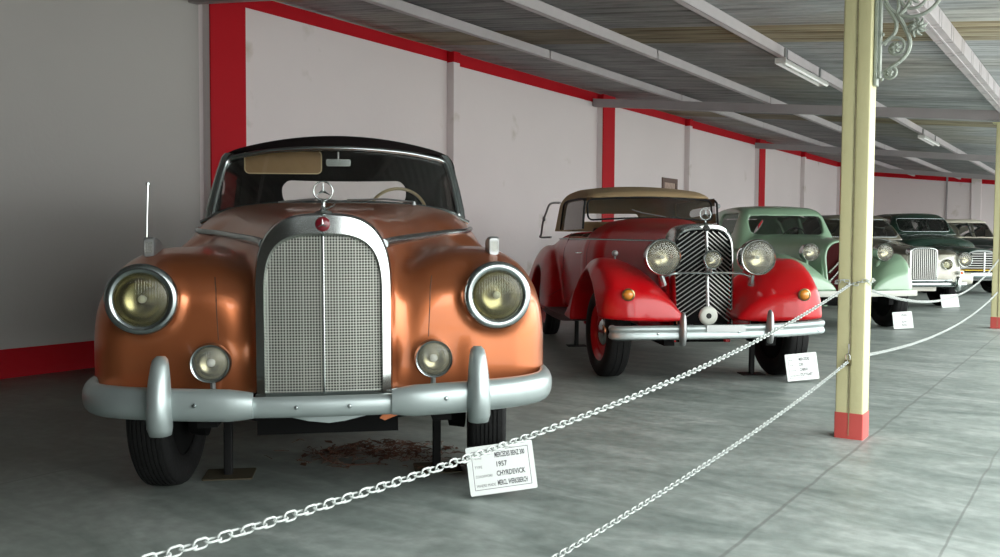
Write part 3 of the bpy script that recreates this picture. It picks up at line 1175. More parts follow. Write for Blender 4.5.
# ================================================================== cars
# car coordinates: x = to the right seen from the front, y = backwards from the bumper, z = up
def wheel(parent, x, y, r, w, disc, hub, rim_r=None, lift=0.0, steer=0.0, fine=True):
    s = 1 if x > 0 else -1
    rr = rim_r or r * 0.62
    h = w / 2
    prof = []
    # sidewall, shoulder, tread with grooves
    prof += [(rr, -h * 0.72), (rr + 0.012, -h * 0.90), (rr + (r - rr) * 0.5, -h * 1.0), (r - 0.035, -h * 0.97), (r - 0.012, -h * 0.82)]
    nt = 7 if fine else 3
    for i in range(nt):
        a = -h * 0.74 + i * (2 * h * 0.74) / nt
        b = a + (2 * h * 0.74) / nt
        cr_ = lambda q: r - 0.008 * (q / h) ** 2
        prof += [(cr_(a), a), (cr_(b) - 0.0002, b - 0.006), (r - 0.009, b - 0.0055), (r - 0.009, b - 0.0008)]
    prof += [(r - 0.012, h * 0.82), (r - 0.035, h * 0.97), (rr + (r - rr) * 0.5, h), (rr + 0.012, h * 0.9), (rr, h * 0.72)]
    o = MB().lathe(prof, (0, 0, 0), 'x', 64, cap=False).build('wheel', M['tyre'], parent, angle=50)
    o.location = (x, y, r - lift)
    o.rotation_euler = (0, 0, steer)
    q = s
    pr = [(0.0, 0.25 * h * q), (0.05, 0.27 * h * q), (rr * 0.45, 0.30 * h * q), (rr * 0.55, 0.42 * h * q), (rr * 0.82, 0.40 * h * q), (rr * 0.88, 0.62 * h * q),
          (rr * 0.97, 0.70 * h * q), (rr + 0.012, 0.86 * h * q), (rr + 0.006, 0.70 * h * q), (rr - 0.01, -0.6 * h * q), (0, -0.62 * h * q)]
    MB().lathe(pr, (0, 0, 0), 'x', 48, cap=False).build('rim', disc, o)
    MB().lathe([(rr + 0.004, -0.64 * h * q), (rr - 0.004, -0.70 * h * q), (0.0, -0.70 * h * q)], (0, 0, 0), 'x', 32, cap=False).build('brake_back', M['dark'], o)
    pr = [(rr * 0.50, 0.42 * h * q), (rr * 0.48, 0.52 * h * q), (rr * 0.36, 0.66 * h * q), (rr * 0.2, 0.74 * h * q), (0.0, 0.76 * h * q)]
    MB().lathe(pr, (0, 0, 0), 'x', 32, cap=False).build('hubcap', hub, o, label='chrome hubcap')
    return o


def lamp(parent, name, c, r, depth=0.12, rim=0.02, body=None, lens=None, rimm=None, dome=0.018, shell=True, rot=None, visor=False):
    body = body or M['old_chrome']; lens = lens or M['lens']; rimm = rimm or M['old_chrome']
    x, y, z = 0, 0, 0
    prof = [(r - rim, 0.004), (r - rim * 0.85, -0.006), (r - rim * 0.3, -0.009), (r, 0.002), (r + 0.003, 0.014), (r, 0.03)]
    if shell:
        prof += [(r * 0.985, depth * 0.35), (r * 0.90, depth * 0.6), (r * 0.68, depth * 0.85), (r * 0.35, depth * 0.98), (0.0, depth)]
    else:
        prof += [(r * 0.97, 0.06)]
    o = MB().lathe(prof, (0, 0, 0), 'y', 48, cap=False).build(name, rimm, parent, angle=60)
    o.location = c
    if rot: o.rotation_euler = rot
    rl = r - rim * 0.9
    refl = [(rl, 0.006)] + [(rl * math.cos(a), 0.006 + min(depth * 0.6, rl * 0.55) * math.sin(a)) for a in [PI / 2 * i / 8 for i in range(1, 9)]]
    refl[-1] = (0.0, refl[-1][1])
    MB().lathe(refl, (0, 0, 0), 'y', 40, cap=False).build('reflector', M['reflector'], o)
    ln = [(rl * math.cos(a), 0.003 - dome * math.sin(a)) for a in [PI / 2 * i / 8 for i in range(9)]]
    ln[-1] = (0.0, ln[-1][1])
    MB().lathe(ln, (0, 0, 0), 'y', 40, cap=False).build('lens', lens, o, label='ribbed glass lens')
    bl = [(0.0, 0.006)] + [(0.016 * math.sin(a), 0.022 - 0.016 * math.cos(a)) for a in [PI * i / 8 for i in range(1, 6)]] + [(0.012, 0.05)]
    MB().lathe(bl, (0, 0, 0), 'y', 16, cap=False).build('bulb', M['tube_white'], o)
    return o


def star_emblem(mb, c, R, ring=True, wire=0.0035, depth=0.004):
    x, y, z = c
    if ring:
        mb.tube([(x + R * math.cos(q), y, z + R * math.sin(q)) for q in [2 * PI * i / 40 for i in range(40)]], wire, 8, closed=True)
    for k in range(3):
        q = PI / 2 + k * 2 * PI / 3
        tip = (x + R * math.cos(q), z + R * math.sin(q))
        w = R * 0.16
        l = (x + w * math.cos(q + PI / 3), z + w * math.sin(q + PI / 3))
        r = (x + w * math.cos(q - PI / 3), z + w * math.sin(q - PI / 3))
        vs = [(x, y - depth, z), (x, y + depth, z), (l[0], y, l[1]), (r[0], y, r[1]), (tip[0], y - 0.001, tip[1]), (tip[0], y + 0.001, tip[1])]
        mb.add(vs, [(0, 2, 4), (0, 4, 3), (1, 4, 2), (1, 3, 5), (1, 5, 4)])


def arch_outline(w, zc, htop, zb, p=3.0, n=44, taper=0.0):
    """open outline: up the left side, over the arch, down the right side"""
    pts = [(-w + taper, zb)]
    for i in range(5):
        f = (i + 1) / 6
        pts.append((-w + taper * (1 - f), zb + (zc - zb) * f))
    for i in range(n + 1):
        q = PI - PI * i / n
        c, s = math.cos(q), math.sin(q)
        pts.append((w * math.copysign(abs(c) ** (2 / p), c), zc + htop * abs(s) ** (2 / p)))
    for i in range(5):
        f = 1 - (i + 1) / 6
        pts.append((w - taper * (1 - f), zb + (zc - zb) * f))
    pts.append((w - taper, zb))
    return pts


def arch_top(x, w, zc, htop, p):
    return zc + htop * max(0.0, 1 - (abs(x) / w) ** p) ** (1 / p)


# cabin made of smooth-intersected planes
def cabin_fn(z0, wb, z1, wt, zt, yf, fs, yr, rs, k=0.1, fc=0.10, rc=0.12, crown=0.15, kz=None):
    def f(x, y, z):
        w = wb + (wt - wb) * (z - z0) / (z1 - z0)
        d = np.abs(x) - w
        front = (yf + fs * (z - z0) + fc * x * x * 2) - y
        rear = y - (yr - rs * (z - z0) - rc * x * x * 2)
        d = smax(d, front * 0.85, k)
        d = smax(d, rear * 0.85, k)
        d = smax(d, z - (zt(y) - crown * x * x), kz or k)
        return d
    return f


# ------------------------------------------------------------------ 1: the copper cabriolet
def copper_car():
    root = empty('car', (-0.67, 3.42, 0), math.radians(8.5),
                 'copper coloured cabriolet with tall mesh grille and black top, nearest and largest car', 'car', None)
    root.rotation_euler = (0, math.radians(-0.45), math.radians(8.5))
    AX, RX = 0.86, 4.05

    hw = curve([(0.15, 0.258), (0.3, 0.275), (0.6, 0.36), (1.0, 0.50), (1.4, 0.655), (1.7, 0.745), (2.0, 0.80), (2.3, 0.83)])
    ht = curve([(0.15, 1.215), (0.3, 1.25), (0.7, 1.275), (1.2, 1.30), (1.9, 1.345), (2.1, 1.33), (2.3, 1.28)])
    hp = curve([(0.15, 3.0), (1.0, 3.2), (2.0, 4.6), (2.3, 5)])
    wt = curve([(0.1, 0.97), (0.25, 1.02), (0.45, 1.085), (0.7, 1.105), (1.1, 1.10), (1.6, 1.05), (2.2, 0.97), (3.0, 0.90), (3.3, 0.9)])
    wx = curve([(0.1, 0.335), (0.5, 0.345), (1.0, 0.335), (1.8, 0.31), (3.0, 0.26)])
    wc = curve([(0.1, 0.58), (0.5, 0.598), (1.0, 0.60), (3.0, 0.64)])
    bw = curve([(1.3, 0.84), (2.0, 0.875), (3.0, 0.89), (4.0, 0.87), (4.7, 0.78), (5.25, 0.62)])
    bt = curve([(1.3, 1.18), (2.0, 1.235), (3.6, 1.235), (4.1, 1.20), (4.6, 1.08), (5.0, 0.90), (5.25, 0.70)])

    def body(x, y, z):
        ax = np.abs(x)
        p = hp(y)
        # bonnet and scuttle
        d1 = sell(x, z - 0.9, hw(y), ht(y) - 0.9, p)
        side = ax - hw(y)
        d1 = np.where(z < 0.9, side, d1)
        d1 = smax(smax(d1, 0.20 - y, 0.03), y - 2.35, 0.05)
        # front wings
        s = np.clip((0.64 - y) / 0.46, 0, 1)
        k = np.clip(1 - s ** 2.8, 0.0, 1) ** (1 / 2.8)
        k = 0.55 + 0.45 * k
        zc = 0.66
        hh = (wt(y) - zc) * (0.35 + 0.65 * k)
        wwo = wx(y) * (0.45 + 0.55 * k) 
        u = ax - wc(y)
        d2 = sell(u, np.maximum(z - zc, 0), wwo, hh, 2.9)
        d2 = np.where(z < zc, np.abs(u) - wwo, d2)
        d2 = smax(d2, 0.235 - y + 0.10 * np.maximum(z - 0.92, 0) + 0.55 * np.maximum(ax - 0.78, 0) ** 1.5, 0.11)
        d2 = smax(d2, y - 3.1, 0.3)
        # headlamp nacelle
        r_ = np.sqrt((ax - 0.703) ** 2 + (z - 0.905) ** 2)
        d3 = smax(r_ - 0.128, 0.196 - y, 0.01)
        d3 = smax(d3, y - 0.55, 0.05)
        # catwalk and apron between the wing and the radiator
        d4 = sbox(ax, y, z, (0.36, 0.72, 0.66), (0.36, 0.42, 0.30), 0.12)
        # centre body, tail
        d5 = sell(x, z - 0.75, bw(y), np.maximum(bt(y) - 0.75, 0.06), 4.0)
        d5 = np.where(z < 0.75, ax - bw(y) + 0.25 * np.maximum(0.55 - z, 0) ** 2 * 4, d5)
        d5 = smax(smax(d5, 1.35 - y, 0.2), y - 5.2, 0.15)
        # rear wings
        d6 = np.sqrt(((ax - 0.70) / 0.24) ** 2 * 0.0576 + ((y - 4.1) / 0.86) ** 2 * 0.12 + ((z - 0.62) / 0.42) ** 2 * 0.12) - 0.345
        d6 = d6 * 0.8
        d = smin(d1, d2, 0.10)
        d = smin(d, d4, 0.10)
        d = smin(d, d3, 0.055)
        d = smin(d, d5, 0.10)
        d = smin(d, d6, 0.12)
        # the bonnet side crease and underside
        zb = np.where(y < 1.4, 0.515, 0.33)
        d = smax(d, zb - z, 0.02)
        # wheel arches
        a1 = smax(cylx(y, z, (AX, 0.37), 0.415), 0.42 - ax, 0.03)
        a2 = smax(cylx(y, z, (RX, 0.37), 0.40), 0.55 - ax, 0.03)
        d = smax(d, -a1, 0.02)
        d = smax(d, -a2, 0.02)
        # engine bay hollow from beneath, cabin hollow
        hol = smax(np.abs(x) - 0.62, np.maximum(0.40 - y, np.maximum(y - 1.5, z - 0.62)), 0.04)
        d = smax(d, -hol, 0.02)
        cab = smax(ax - 0.72, np.maximum(2.15 - y, np.maximum(y - 3.95, 0.5 - z)), 0.05)
        d = smax(d, -cab, 0.02)
        # wing seam
        cup = smax(r_ - 0.112, y - 0.34, 0.01)
        return smax(d, -cup, 0.008)

    net_object('body', body, (-1.02, 0.12, 0.30), (1.02, 5.3, 1.40), 0.0145, M['copper'], root)

    # dark seam strips in the wings beside the radiator
    # radiator shell
    rings = []
    spec = [(0.34, 0.272, 0.344, 0.50, 3.0), (0.20, 0.272, 0.344, 0.50, 3.0), (0.135, 0.268, 0.340, 0.505, 3.0), (0.118, 0.262, 0.332, 0.515, 3.0),
            (0.110, 0.230, 0.262, 0.52, 3.2), (0.124, 0.224, 0.252, 0.53, 3.3), (0.17, 0.222, 0.250, 0.53, 3.3)]
    for y, w, h, zb, p in spec:
        o_ = arch_outline(w, 0.90, h, zb, p)
        rings.append([(a, y + 0.20 * a * a, b) for a, b in o_])
    mb = MB().grid(rings)
    # foot of the shell
    mb.rbox(-0.268, 0.268, 0.125, 0.30, 0.500, 0.535, 0.01, 'xz')
    shell = mb.build('grille_shell', M['chrome'], root, angle=50, label='chrome radiator shell')
    mb = MB()
    o_ = arch_outline(0.24, 0.90, 0.268, 0.51, 3.3)
    mb.prism(o_, 0.185, 0.20, 'xz')
    mb.build('radiator_core', M['dark'], root, smooth=False)
    mb = MB()
    w_, hz = 0.224, 0.252
    nvx = 39
    for i in range(nvx):
        x = -0.218 + 0.436 * i / (nvx - 1)
        zt = arch_top(x, w_, 0.90, hz, 3.3)
        t_ = 0.0019 if i % 6 else 0.0028
        yy = 0.146 + 0.2 * x * x
        mb.box(x - t_, x + t_, yy - 0.002, yy + 0.002, 0.53, zt)
    nz = 56
    for i in range(nz):
        z = 0.535 + 0.62 * i / (nz - 1)
        if z > 0.90 + hz - 0.003: continue
        u = max(0.0, (z - 0.90) / hz)
        xm = w_ * (1 - u ** 3.3) ** (1 / 3.3) - 0.001
        t_ = 0.0019
        pts = [(x, 0.143 + 0.2 * x * x, z) for x in np.linspace(-xm, xm, 9)]
        for a, b in zip(pts, pts[1:]):
            mb.add([(a[0], a[1], z - t_), (b[0], b[1], z - t_), (b[0], b[1], z + t_), (a[0], a[1], z + t_),
                    (a[0], a[1] + 0.003, z - t_), (b[0], b[1] + 0.003, z - t_), (b[0], b[1] + 0.003, z + t_), (a[0], a[1] + 0.003, z + t_)],
                   [(0, 1, 2, 3), (3, 2, 6, 7), (0, 4, 5, 1), (4, 7, 6, 5)])
    mb.build('grille_mesh', M['mesh_metal'], root, smooth=False, label='fine silvery grille mesh')
    mb = MB().rbox(-0.0045, 0.0045, 0.125, 0.146, 0.53, 1.150, 0.003, 'xy')
    mb.rbox(-0.018, 0.018, 0.120, 0.146, 0.512, 0.53, 0.003, 'xz')
    mb.build('grille_centre_bar', M['chrome'], root, angle=30)
    # badge and mascot
    b = MB().lathe([(0.0, -0.012), (0.02, -0.011), (0.028, -0.005), (0.031, 0.004)], (0, 0.116, 1.197), 'y', 32, cap=False).build('badge', M['badge_red'], root, label='round red badge with star')
    mb = MB()
    star_emblem(mb, (0, 0.101, 1.197), 0.023, ring=False, depth=0.003)
    mb.build('badge_star', M['chrome'], b, smooth=False)
    mb = MB()
    mb.lathe([(0.0, 0.0), (0.040, 0.0), (0.036, 0.010), (0.018, 0.016), (0.009, 0.024), (0.007, 0.04), (0.010, 0.05), (0.004, 0.058)], (0, 0.19, 1.238), 'z', 24)
    star_emblem(mb, (0, 0.19, 1.331), 0.0375, wire=0.003)
    mb.build('star_mascot', M['chrome'], root, angle=50, label='chrome star in a ring on the radiator')

    # bonnet side moulding
    for s in (-1, 1):
        pts = []
        for y in np.linspace(0.215, 1.90, 18):
            z_ = 1.118 + 0.062 * (y - 0.2) / 1.4
            pts.append((s * (surf_x(body, y, z_, 0.1) + 0.002), y, z_))
        seam = []
        for z_ in np.linspace(0.735, 0.985, 12):
            xq = 0.418 + 0.05 * (z_ - 0.7) + (0.12 * max(0, z_ - 0.93))
            seam.append((s * xq, surf_y(body, xq, z_) - 0.0002, z_))
        MB().tube(seam, 0.0032, 6).build('wing_seam', M['copper_dark'], root)
        prof_r = [0.021 - 0.006 * i / 17 for i in range(18)]
        MB().tube(pts, prof_r, 10).build('side_moulding', M['old_chrome'], root)
    mb = MB().tube([(0, 0.34, 1.258), (0, 0.8, 1.284), (0, 1.3, 1.309), (0, 1.9, 1.348)], 0.005)
    mb.build('bonnet_hinge', M['old_chrome'], root)
    # headlamps and fog lamps
    for s in (-1, 1):
        lamp(root, 'headlight', (s * 0.703, 0.185, 0.905), 0.138, 0.12, 0.036, shell=False, dome=0.022)
        f = lamp(root, 'fog_lamp', (s * 0.434, 0.115, 0.658), 0.077, 0.10, 0.012, lens=M['clear_lens'])
        MB().tube([(0, 0.05, -0.06), (0, 0.06, -0.12), (0, 0.10, -0.14)], 0.011).build('bracket', M['steel'], f)
        # marker lamps on the wings
        mb = MB()
        rows = []
        for y, w, h, z0_ in ((0.0, 0.019, 0.062, 0), (0.012, 0.024, 0.070, 0), (0.06, 0.024, 0.068, 0), (0.12, 0.022, 0.060, 0.01), (0.19, 0.014, 0.045, 0.02), (0.25, 0.003, 0.03, 0.025)):
            rows.append([(a, y, b) for a, b in rrect(-w, w, -0.01 + z0_, h, min(w, 0.012) * 0.9, 4)])
        mb.grid(rows, closed_v=True, cap=True)
        mk = mb.build('marker_lamp', M['steel'], root, angle=35)
        mk.location = (s * 0.722, 0.42, 1.078)
        MB().rbox(-0.015, 0.015, -0.008, 0.002, 0.004, 0.052, 0.006, 'xz').build('lens', M['clear_lens'], mk)
    mb = MB().tube([(0, 0, 0), (0.004, 0.0, 0.12), (0.008, 0.0, 0.225)], 0.0042, 8).lathe([(0, 0), (0.008, 0.003), (0.008, 0.012), (0, 0.016)], (0.008, 0, 0.222), 'z', 10)
    a = mb.build('antenna', M['chrome'], root, label='thin bright antenna rod on the wing')
    a.location = (-0.736, 0.45, 1.14)

    # bumper
    sec = lambda h, d: [(d * math.cos(q) * (1 if math.cos(q) > 0 else 0.35), h * math.copysign(abs(math.sin(q)) ** 0.8, math.sin(q))) for q in [2 * PI * i / 20 for i in range(20)]]
    cpath = [(x, 0.02 + 0.15 * x * x, 0.497) for x in np.linspace(-0.34, 0.34, 15)]
    MB().sweep(cpath, sec(0.041, 0.030)).build('bumper', M['silver_paint'], root, angle=70, label='silver painted front bumper centre')
    for s in (-1, 1):
        pts = smooth_pts([(0.262, 0.012, 0.508), (0.42, 0.010, 0.514), (0.60, 0.030, 0.520), (0.76, 0.075, 0.524), (0.86, 0.155, 0.526), (0.905, 0.28, 0.527), (0.918, 0.46, 0.527), (0.908, 0.62, 0.527)], 5)
        if s < 0: pts = [(-p[0], p[1], p[2]) for p in pts][::-1]
        n = len(pts)
        scl = []
        for i in range(n):
            e_ = i if s > 0 else n - 1 - i
            k = min(1.0, 0.80 + 0.20 * e_ / 3)
            if e_ > n - 4: k = 0.8 + 0.2 * (n - 1 - e_) / 3
            scl.append((k, k))
        MB().sweep(pts, sec(0.062, 0.045), scales=scl).build('bumper_wing', M['silver_paint'], root, angle=70)
        # overrider
        rows = []
        for z, w, d, yo in ((0.425, 0.022, 0.03, 0.0), (0.432, 0.040, 0.05, -0.012), (0.46, 0.046, 0.062, -0.02), (0.52, 0.047, 0.07, -0.026), (0.58, 0.044, 0.066, -0.024),
                            (0.64, 0.039, 0.056, -0.014), (0.69, 0.033, 0.046, -0.002), (0.712, 0.028, 0.038, 0.006), (0.724, 0.016, 0.02, 0.014)):
            rows.append([(s * 0.598 + a, yo + 0.015 + b, z - (0.022 if s < 0 else 0.008)) for a, b in
                         [(w * math.copysign(abs(math.cos(q)) ** 0.8, math.cos(q)), -d * math.sin(q) if math.sin(q) > 0 else -0.5 * d * math.sin(q)) for q in [2 * PI * i / 20 for i in range(20)]]])
        MB().grid(rows, closed_v=True, cap=True).build('overrider', M['silver_paint'], root, angle=60)
    for x in (-0.10, 0.10, -0.47, 0.47):
        MB().lathe([(0, -0.006), (0.007, -0.005), (0.009, 0.0)], (x, -0.012 if abs(x) < 0.2 else -0.034, 0.50 if abs(x) < 0.2 else 0.522), 'y', 12, cap=False).build('bumper_bolt', M['old_chrome'], root)
    # apron hanging below the bumper centre
    out = [(-0.20, 0.47), (0.24, 0.47), (0.17, 0.452), (0.08, 0.432), (0.02, 0.425), (-0.06, 0.435), (-0.14, 0.455)]
    MB().prism(out, 0.05, 0.07, 'xz').build('lower_apron', M['silver_paint'], root)
    out = [(0.255, 0.475), (0.31, 0.475), (0.30, 0.445), (0.235, 0.42), (0.215, 0.43)]
    MB().prism(out, 0.09, 0.11, 'xz').build('apron_tab', M['copper'], root)

    # chassis seen under the bumper
    mb = MB()
    mb.box(-0.50, 0.50, 0.28, 0.40, 0.40, 0.50)
    mb.box(-0.60, 0.60, 0.80, 0.92, 0.33, 0.43)
    mb.box(-0.30, 0.30, 0.45, 1.5, 0.30, 0.55)
    for s in (-1, 1):
        mb.box(s * 0.44, s * 0.52, 0.3, 4.6, 0.37, 0.47)
        mb.tube([(s * 0.25, 0.86, 0.30), (s * 0.62, 0.86, 0.34)], 0.03)
        mb.tube([(s * 0.42, 0.55, 0.5), (s * 0.60, 0.8, 0.30)], 0.022)
        mb.lathe([(0.0, 0), (0.13, 0.0), (0.14, 0.07), (0.0, 0.08)], (s * 0.60 - (0.04 if s > 0 else 0.04), AX, 0.36), 'x', 24)
    mb.box(-0.42, 0.42, 3.98, 4.1, 0.33, 0.43)
    mb.build('chassis', M['dark'], root, smooth=False)
    st = math.radians(-6)
    for s in (-1, 1):
        wheel(root, s * 0.738, AX, 0.365, 0.178, M['black_paint'], M['chrome'], steer=st)
        wheel(root, s * 0.765, RX, 0.365, 0.20, M['black_paint'], M['chrome'])

    # folding top
    zt = curve([(2.0, 1.775), (2.3, 1.785), (2.8, 1.79), (3.4, 1.76), (3.9, 1.66), (4.3, 1.5)])
    cab = cabin_fn(1.24, 0.79, 1.68, 0.735, zt, 1.95, 0.58, 4.42, 0.95, 0.10, 0.14, 0.25, 0.21, 0.07)

    def top(x, y, z):
        d = cab(x, y, z)
        sh = smax(d, -(d + 0.03), 0.005)
        w1 = np.maximum(rect2(np.abs(x) + 0 * x, z, -0.70, 0.705, 1.0, 1.675, 0.05), y - 2.6)
        w2 = rect2(y, z, 2.50, 3.25, 1.27, 1.58, 0.06)
        w3 = np.maximum(rect2(np.abs(x), z, -0.50, 0.50, 1.40, 1.60, 0.09), 3.2 - y)
        d = np.maximum(sh, -w1)
        d = np.maximum(d, -w2)
        d = np.maximum(d, -w3)
        return np.maximum(d, 1.225 - z)
    net_object('folding_top', top, (-0.86, 1.95, 1.2), (0.86, 4.5, 1.84), 0.013, M['black_fabric'], root)
    for s in (-1, 1):
        MB().add([(s * 0.755, 2.46, 1.25), (s * 0.755, 3.3, 1.25), (s * 0.715, 3.3, 1.60), (s * 0.715, 2.46, 1.60)], [(0, 1, 2, 3)]).build('side_window', M['smoky_glass'], root)

    # windscreen: surface y(x,z)
    ys = lambda x, z: 1.985 + 0.52 * (z - 1.30) + 0.26 * x * x
    half = [(0.0, 1.352), (0.2, 1.349), (0.42, 1.338), (0.60, 1.315), (0.70, 1.292), (0.735, 1.275), (0.737, 1.30),
            (0.722, 1.40), (0.700, 1.52), (0.682, 1.59), (0.66, 1.622), (0.60, 1.642), (0.42, 1.672), (0.2, 1.688), (0.0, 1.693)]
    loop = half + [(-a, b) for a, b in half[-2:0:-1]]
    path = [(a, ys(a, b) - 0.012, b) for a, b in loop]
    path = smooth_pts(path, 3, closed=True)
    MB().tube(path, 0.015, 8, closed=True).build('windscreen_frame', M['old_chrome'], root, angle=180, label='dull chrome windscreen surround')
    # pillars with flat face
    for s in (-1, 1):
        rows = []
        for z, x in ((1.235, 0.765), (1.32, 0.758), (1.44, 0.738), (1.56, 0.712), (1.64, 0.690), (1.665, 0.67)):
            y = ys(x, z)
            rows.append([(s * (x + 0.018), y + 0.09, z), (s * (x + 0.020), y + 0.0, z), (s * (x + 0.008), y - 0.022, z), (s * (x - 0.022), y - 0.022, z), (s * (x - 0.03), y + 0.01, z), (s * (x - 0.02), y + 0.09, z)])
        MB().grid(rows, closed_v=True, cap=True).build('windscreen_pillar', M['old_chrome'], root, angle=50)
    rows = []
    for k in range(13):
        v_ = k / 12
        row = []
        for i in range(25):
            u = -1 + 2 * i / 24
            z0_, z1_ = 1.35 - 0.07 * u * u, 1.703 - 0.075 * u * u
            z = z0_ + (z1_ - z0_) * v_
            x = u * (0.732 - 0.06 * v_)
            row.append((x, ys(x, z), z))
        rows.append(row)
    MB().grid(rows).build('windscreen', M['glass'], root, angle=180)
    # cowl seal strip and wipers
    mb = MB().tube(smooth_pts([(-0.79, 2.02, 1.235), (-0.62, 1.955, 1.30), (-0.3, 1.90, 1.335), (0, 1.885, 1.345), (0.3, 1.90, 1.335), (0.62, 1.955, 1.30), (0.79, 2.02, 1.235)], 5), 0.012)
    mb.build('cowl_strip', M['old_chrome'], root)
    for s, x0 in ((1, 0.0), (1, 0.40)):
        w = MB().tube([(x0 + 0.05, 1.89, 1.352), (x0 - 0.12, 1.935, 1.372), (x0 - 0.34, 1.965, 1.368 - 0.05 * abs(x0 - 0.34))], 0.006)
        w.lathe([(0, 0), (0.014, 0), (0.01, 0.02), (0, 0.022)], (x0 + 0.05, 1.89, 1.335), 'z', 12)
        w.build('wiper', M['steel'], root)
    # cabin: seats, wheel, mirror, visor
    mb = MB()
    mb.rbox(-0.70, 0.70, 2.16, 2.20, 0.7, 1.33, 0.05, 'xz')
    mb.box(-0.74, 0.74, 2.12, 2.30, 1.10, 1.27)
    mb.build('dashboard', M['leather'], root, bevel=0.02)
    for y, zt_ in ((3.05, 1.30), (3.85, 1.32)):
        mb = MB()
        for s in (-1, 1):
            mb.rbox(s * 0.36 - 0.32, s * 0.36 + 0.32, y, y + 0.14, 0.62, zt_, 0.09, 'xz')
            mb.rbox(s * 0.36 - 0.32, s * 0.36 + 0.32, y - 0.52, y, 0.55, 0.78, 0.05, 'xz')
        mb.build('seat', M['leather'], root, bevel=0.03)
    tor = [(0.385 + 0.195 * math.cos(q), 2.72 - 0.195 * 0.42 * math.sin(q) + 0.0, 1.295 + 0.195 * 0.9 * math.sin(q)) for q in [2 * PI * i / 48 for i in range(48)]]
    sw = MB().tube(tor, 0.011, 8, closed=True).build('steering_wheel', M['cream_plastic'], root, angle=180, label='thin cream steering wheel')
    mb = MB().tube([(0.385, 2.72, 1.295), (0.385, 2.25, 1.05)], 0.018)
    mb.tube([(0.195, 2.72, 1.295), (0.575, 2.72, 1.295)], 0.009)
    mb.build('column', M['cream_plastic'], sw)
    MB().rbox(-0.075, 0.078, 2.30, 2.315, 1.592, 1.636, 0.012, 'xz').build('mirror', M['chrome'], root).location = (0.0, 0, 0.0)
    MB().tube([(0, 2.31, 1.63), (0, 2.30, 1.70)], 0.006).build('mirror_stem', M['steel'], root)
    v_ = MB().rbox(-0.575, -0.105, 2.33, 2.338, 1.545, 1.69, 0.03, 'xz').build('sun_visor', M['visor'], root, label='amber brown sun visor with pale edge')
    edge = [(a, 2.328, b) for a, b in rrect(-0.575, -0.105, 1.545, 1.69, 0.03, 4)]
    MB().tube(edge, 0.0035, 6, closed=True).build('visor_edge', M['cream_plastic'], v_)
    return root


copper_car()
for x, y, lab in ((-0.487, 0.95, 'black steel stand under the left of the copper car beside its front wheel'),
                  (0.515, 0.95, 'black steel stand under the right of the copper car behind the first sign')):
    a = math.radians(8.5)
    r_ = empty('axle_stand', (-0.68 + x * math.cos(a) - y * math.sin(a), 3.42 + x * math.sin(a) + y * math.cos(a), 0), a, lab, 'stand', 'black stands under the cars')
    MB().rbox(-0.02, 0.02, -0.02, 0.02, 0.004, 0.36, 0.006, 'xy').build('column', M['jack'], r_)
    MB().box(-0.05, 0.05, -0.04, 0.04, 0.345, 0.362).build('head', M['jack'], r_)
    MB().rbox(-0.11, 0.12, -0.10, 0.10, 0.0, 0.006, 0.01, 'xy').build('foot_plate', M['plank'], r_)

# rusty twigs and scrap on the floor under the copper car
mb = MB()
r_ = random.Random(3)
for i in range(420):
    u, v_ = r_.gauss(0, 0.20), r_.gauss(0, 0.11)
    cx, cy = -0.62 + u, 4.70 + v_
    L_ = r_.uniform(0.02, 0.10)
    q = r_.uniform(0, PI)
    z = 0.004 + max(0, 0.07 * math.exp(-(u * u + v_ * v_) / 0.05)) * r_.random()
    dx, dy = L_ / 2 * math.cos(q), L_ / 2 * math.sin(q)
    if i % 3 == 0:
        w = r_.uniform(0.006, 0.02)
        mb.add([(cx - dx, cy - dy, z), (cx + w * math.sin(q), cy - w * math.cos(q), z + 0.006), (cx + dx, cy + dy, z + 0.003), (cx - w * math.sin(q), cy + w * math.cos(q), z + 0.001)], [(0, 1, 2, 3)])
    else:
        mb.tube([(cx - dx, cy - dy, z), (cx + r_.uniform(-.01, .01), cy, z + r_.uniform(0, 0.015)), (cx + dx, cy + dy, z)], 0.0018, 5)
mb.tube(smooth_pts([(-0.95, 4.60, 0.05), (-0.85, 4.50, 0.012), (-0.72, 4.47, 0.006), (-0.60, 4.50, 0.01)], 5), 0.003, 6)
tag(mb.build('rusty_scrap_heap', M['rust'], None, smooth=False), 'low heap of rusty twigs and scrap on the floor under the copper car', 'scrap heap', kind='stuff')


# ------------------------------------------------------------------ window panes that follow a cabin surface
def cabin_panes(parent, cab, masks, lo, hi, h=0.05, off=0.012, name='window_pane', material=None):
    """each pane is one mesh lying in the cabin's surface"""
    V, F = surface_net(lambda x, y, z: cab(x, y, z) + off, lo, hi, h)
    cen = V[F].mean(1)
    for nm, mk in masks:
        sel = F[mk(cen[:, 0], cen[:, 1], cen[:, 2])]
        if not len(sel): continue
        used = np.unique(sel)
        mp = -np.ones(len(V), np.int64)
        mp[used] = np.arange(len(used))
        mb = MB()
        mb.add(V[used].tolist(), mp[sel].tolist())
        mb.build(nm, material or M['glass'], parent, angle=180)


def seats(root, ys_, w=0.55, z0=0.5, z1=1.12, m=None):
    for y in ys_:
        mb = MB()
        mb.rbox(-w, w, y, y + 0.14, z0, z1, 0.08, 'xz')
        mb.rbox(-w, w, y - 0.5, y, z0, z0 + 0.2, 0.05, 'xz')
        mb.build('seat', m or M['leather'], root, bevel=0.03)


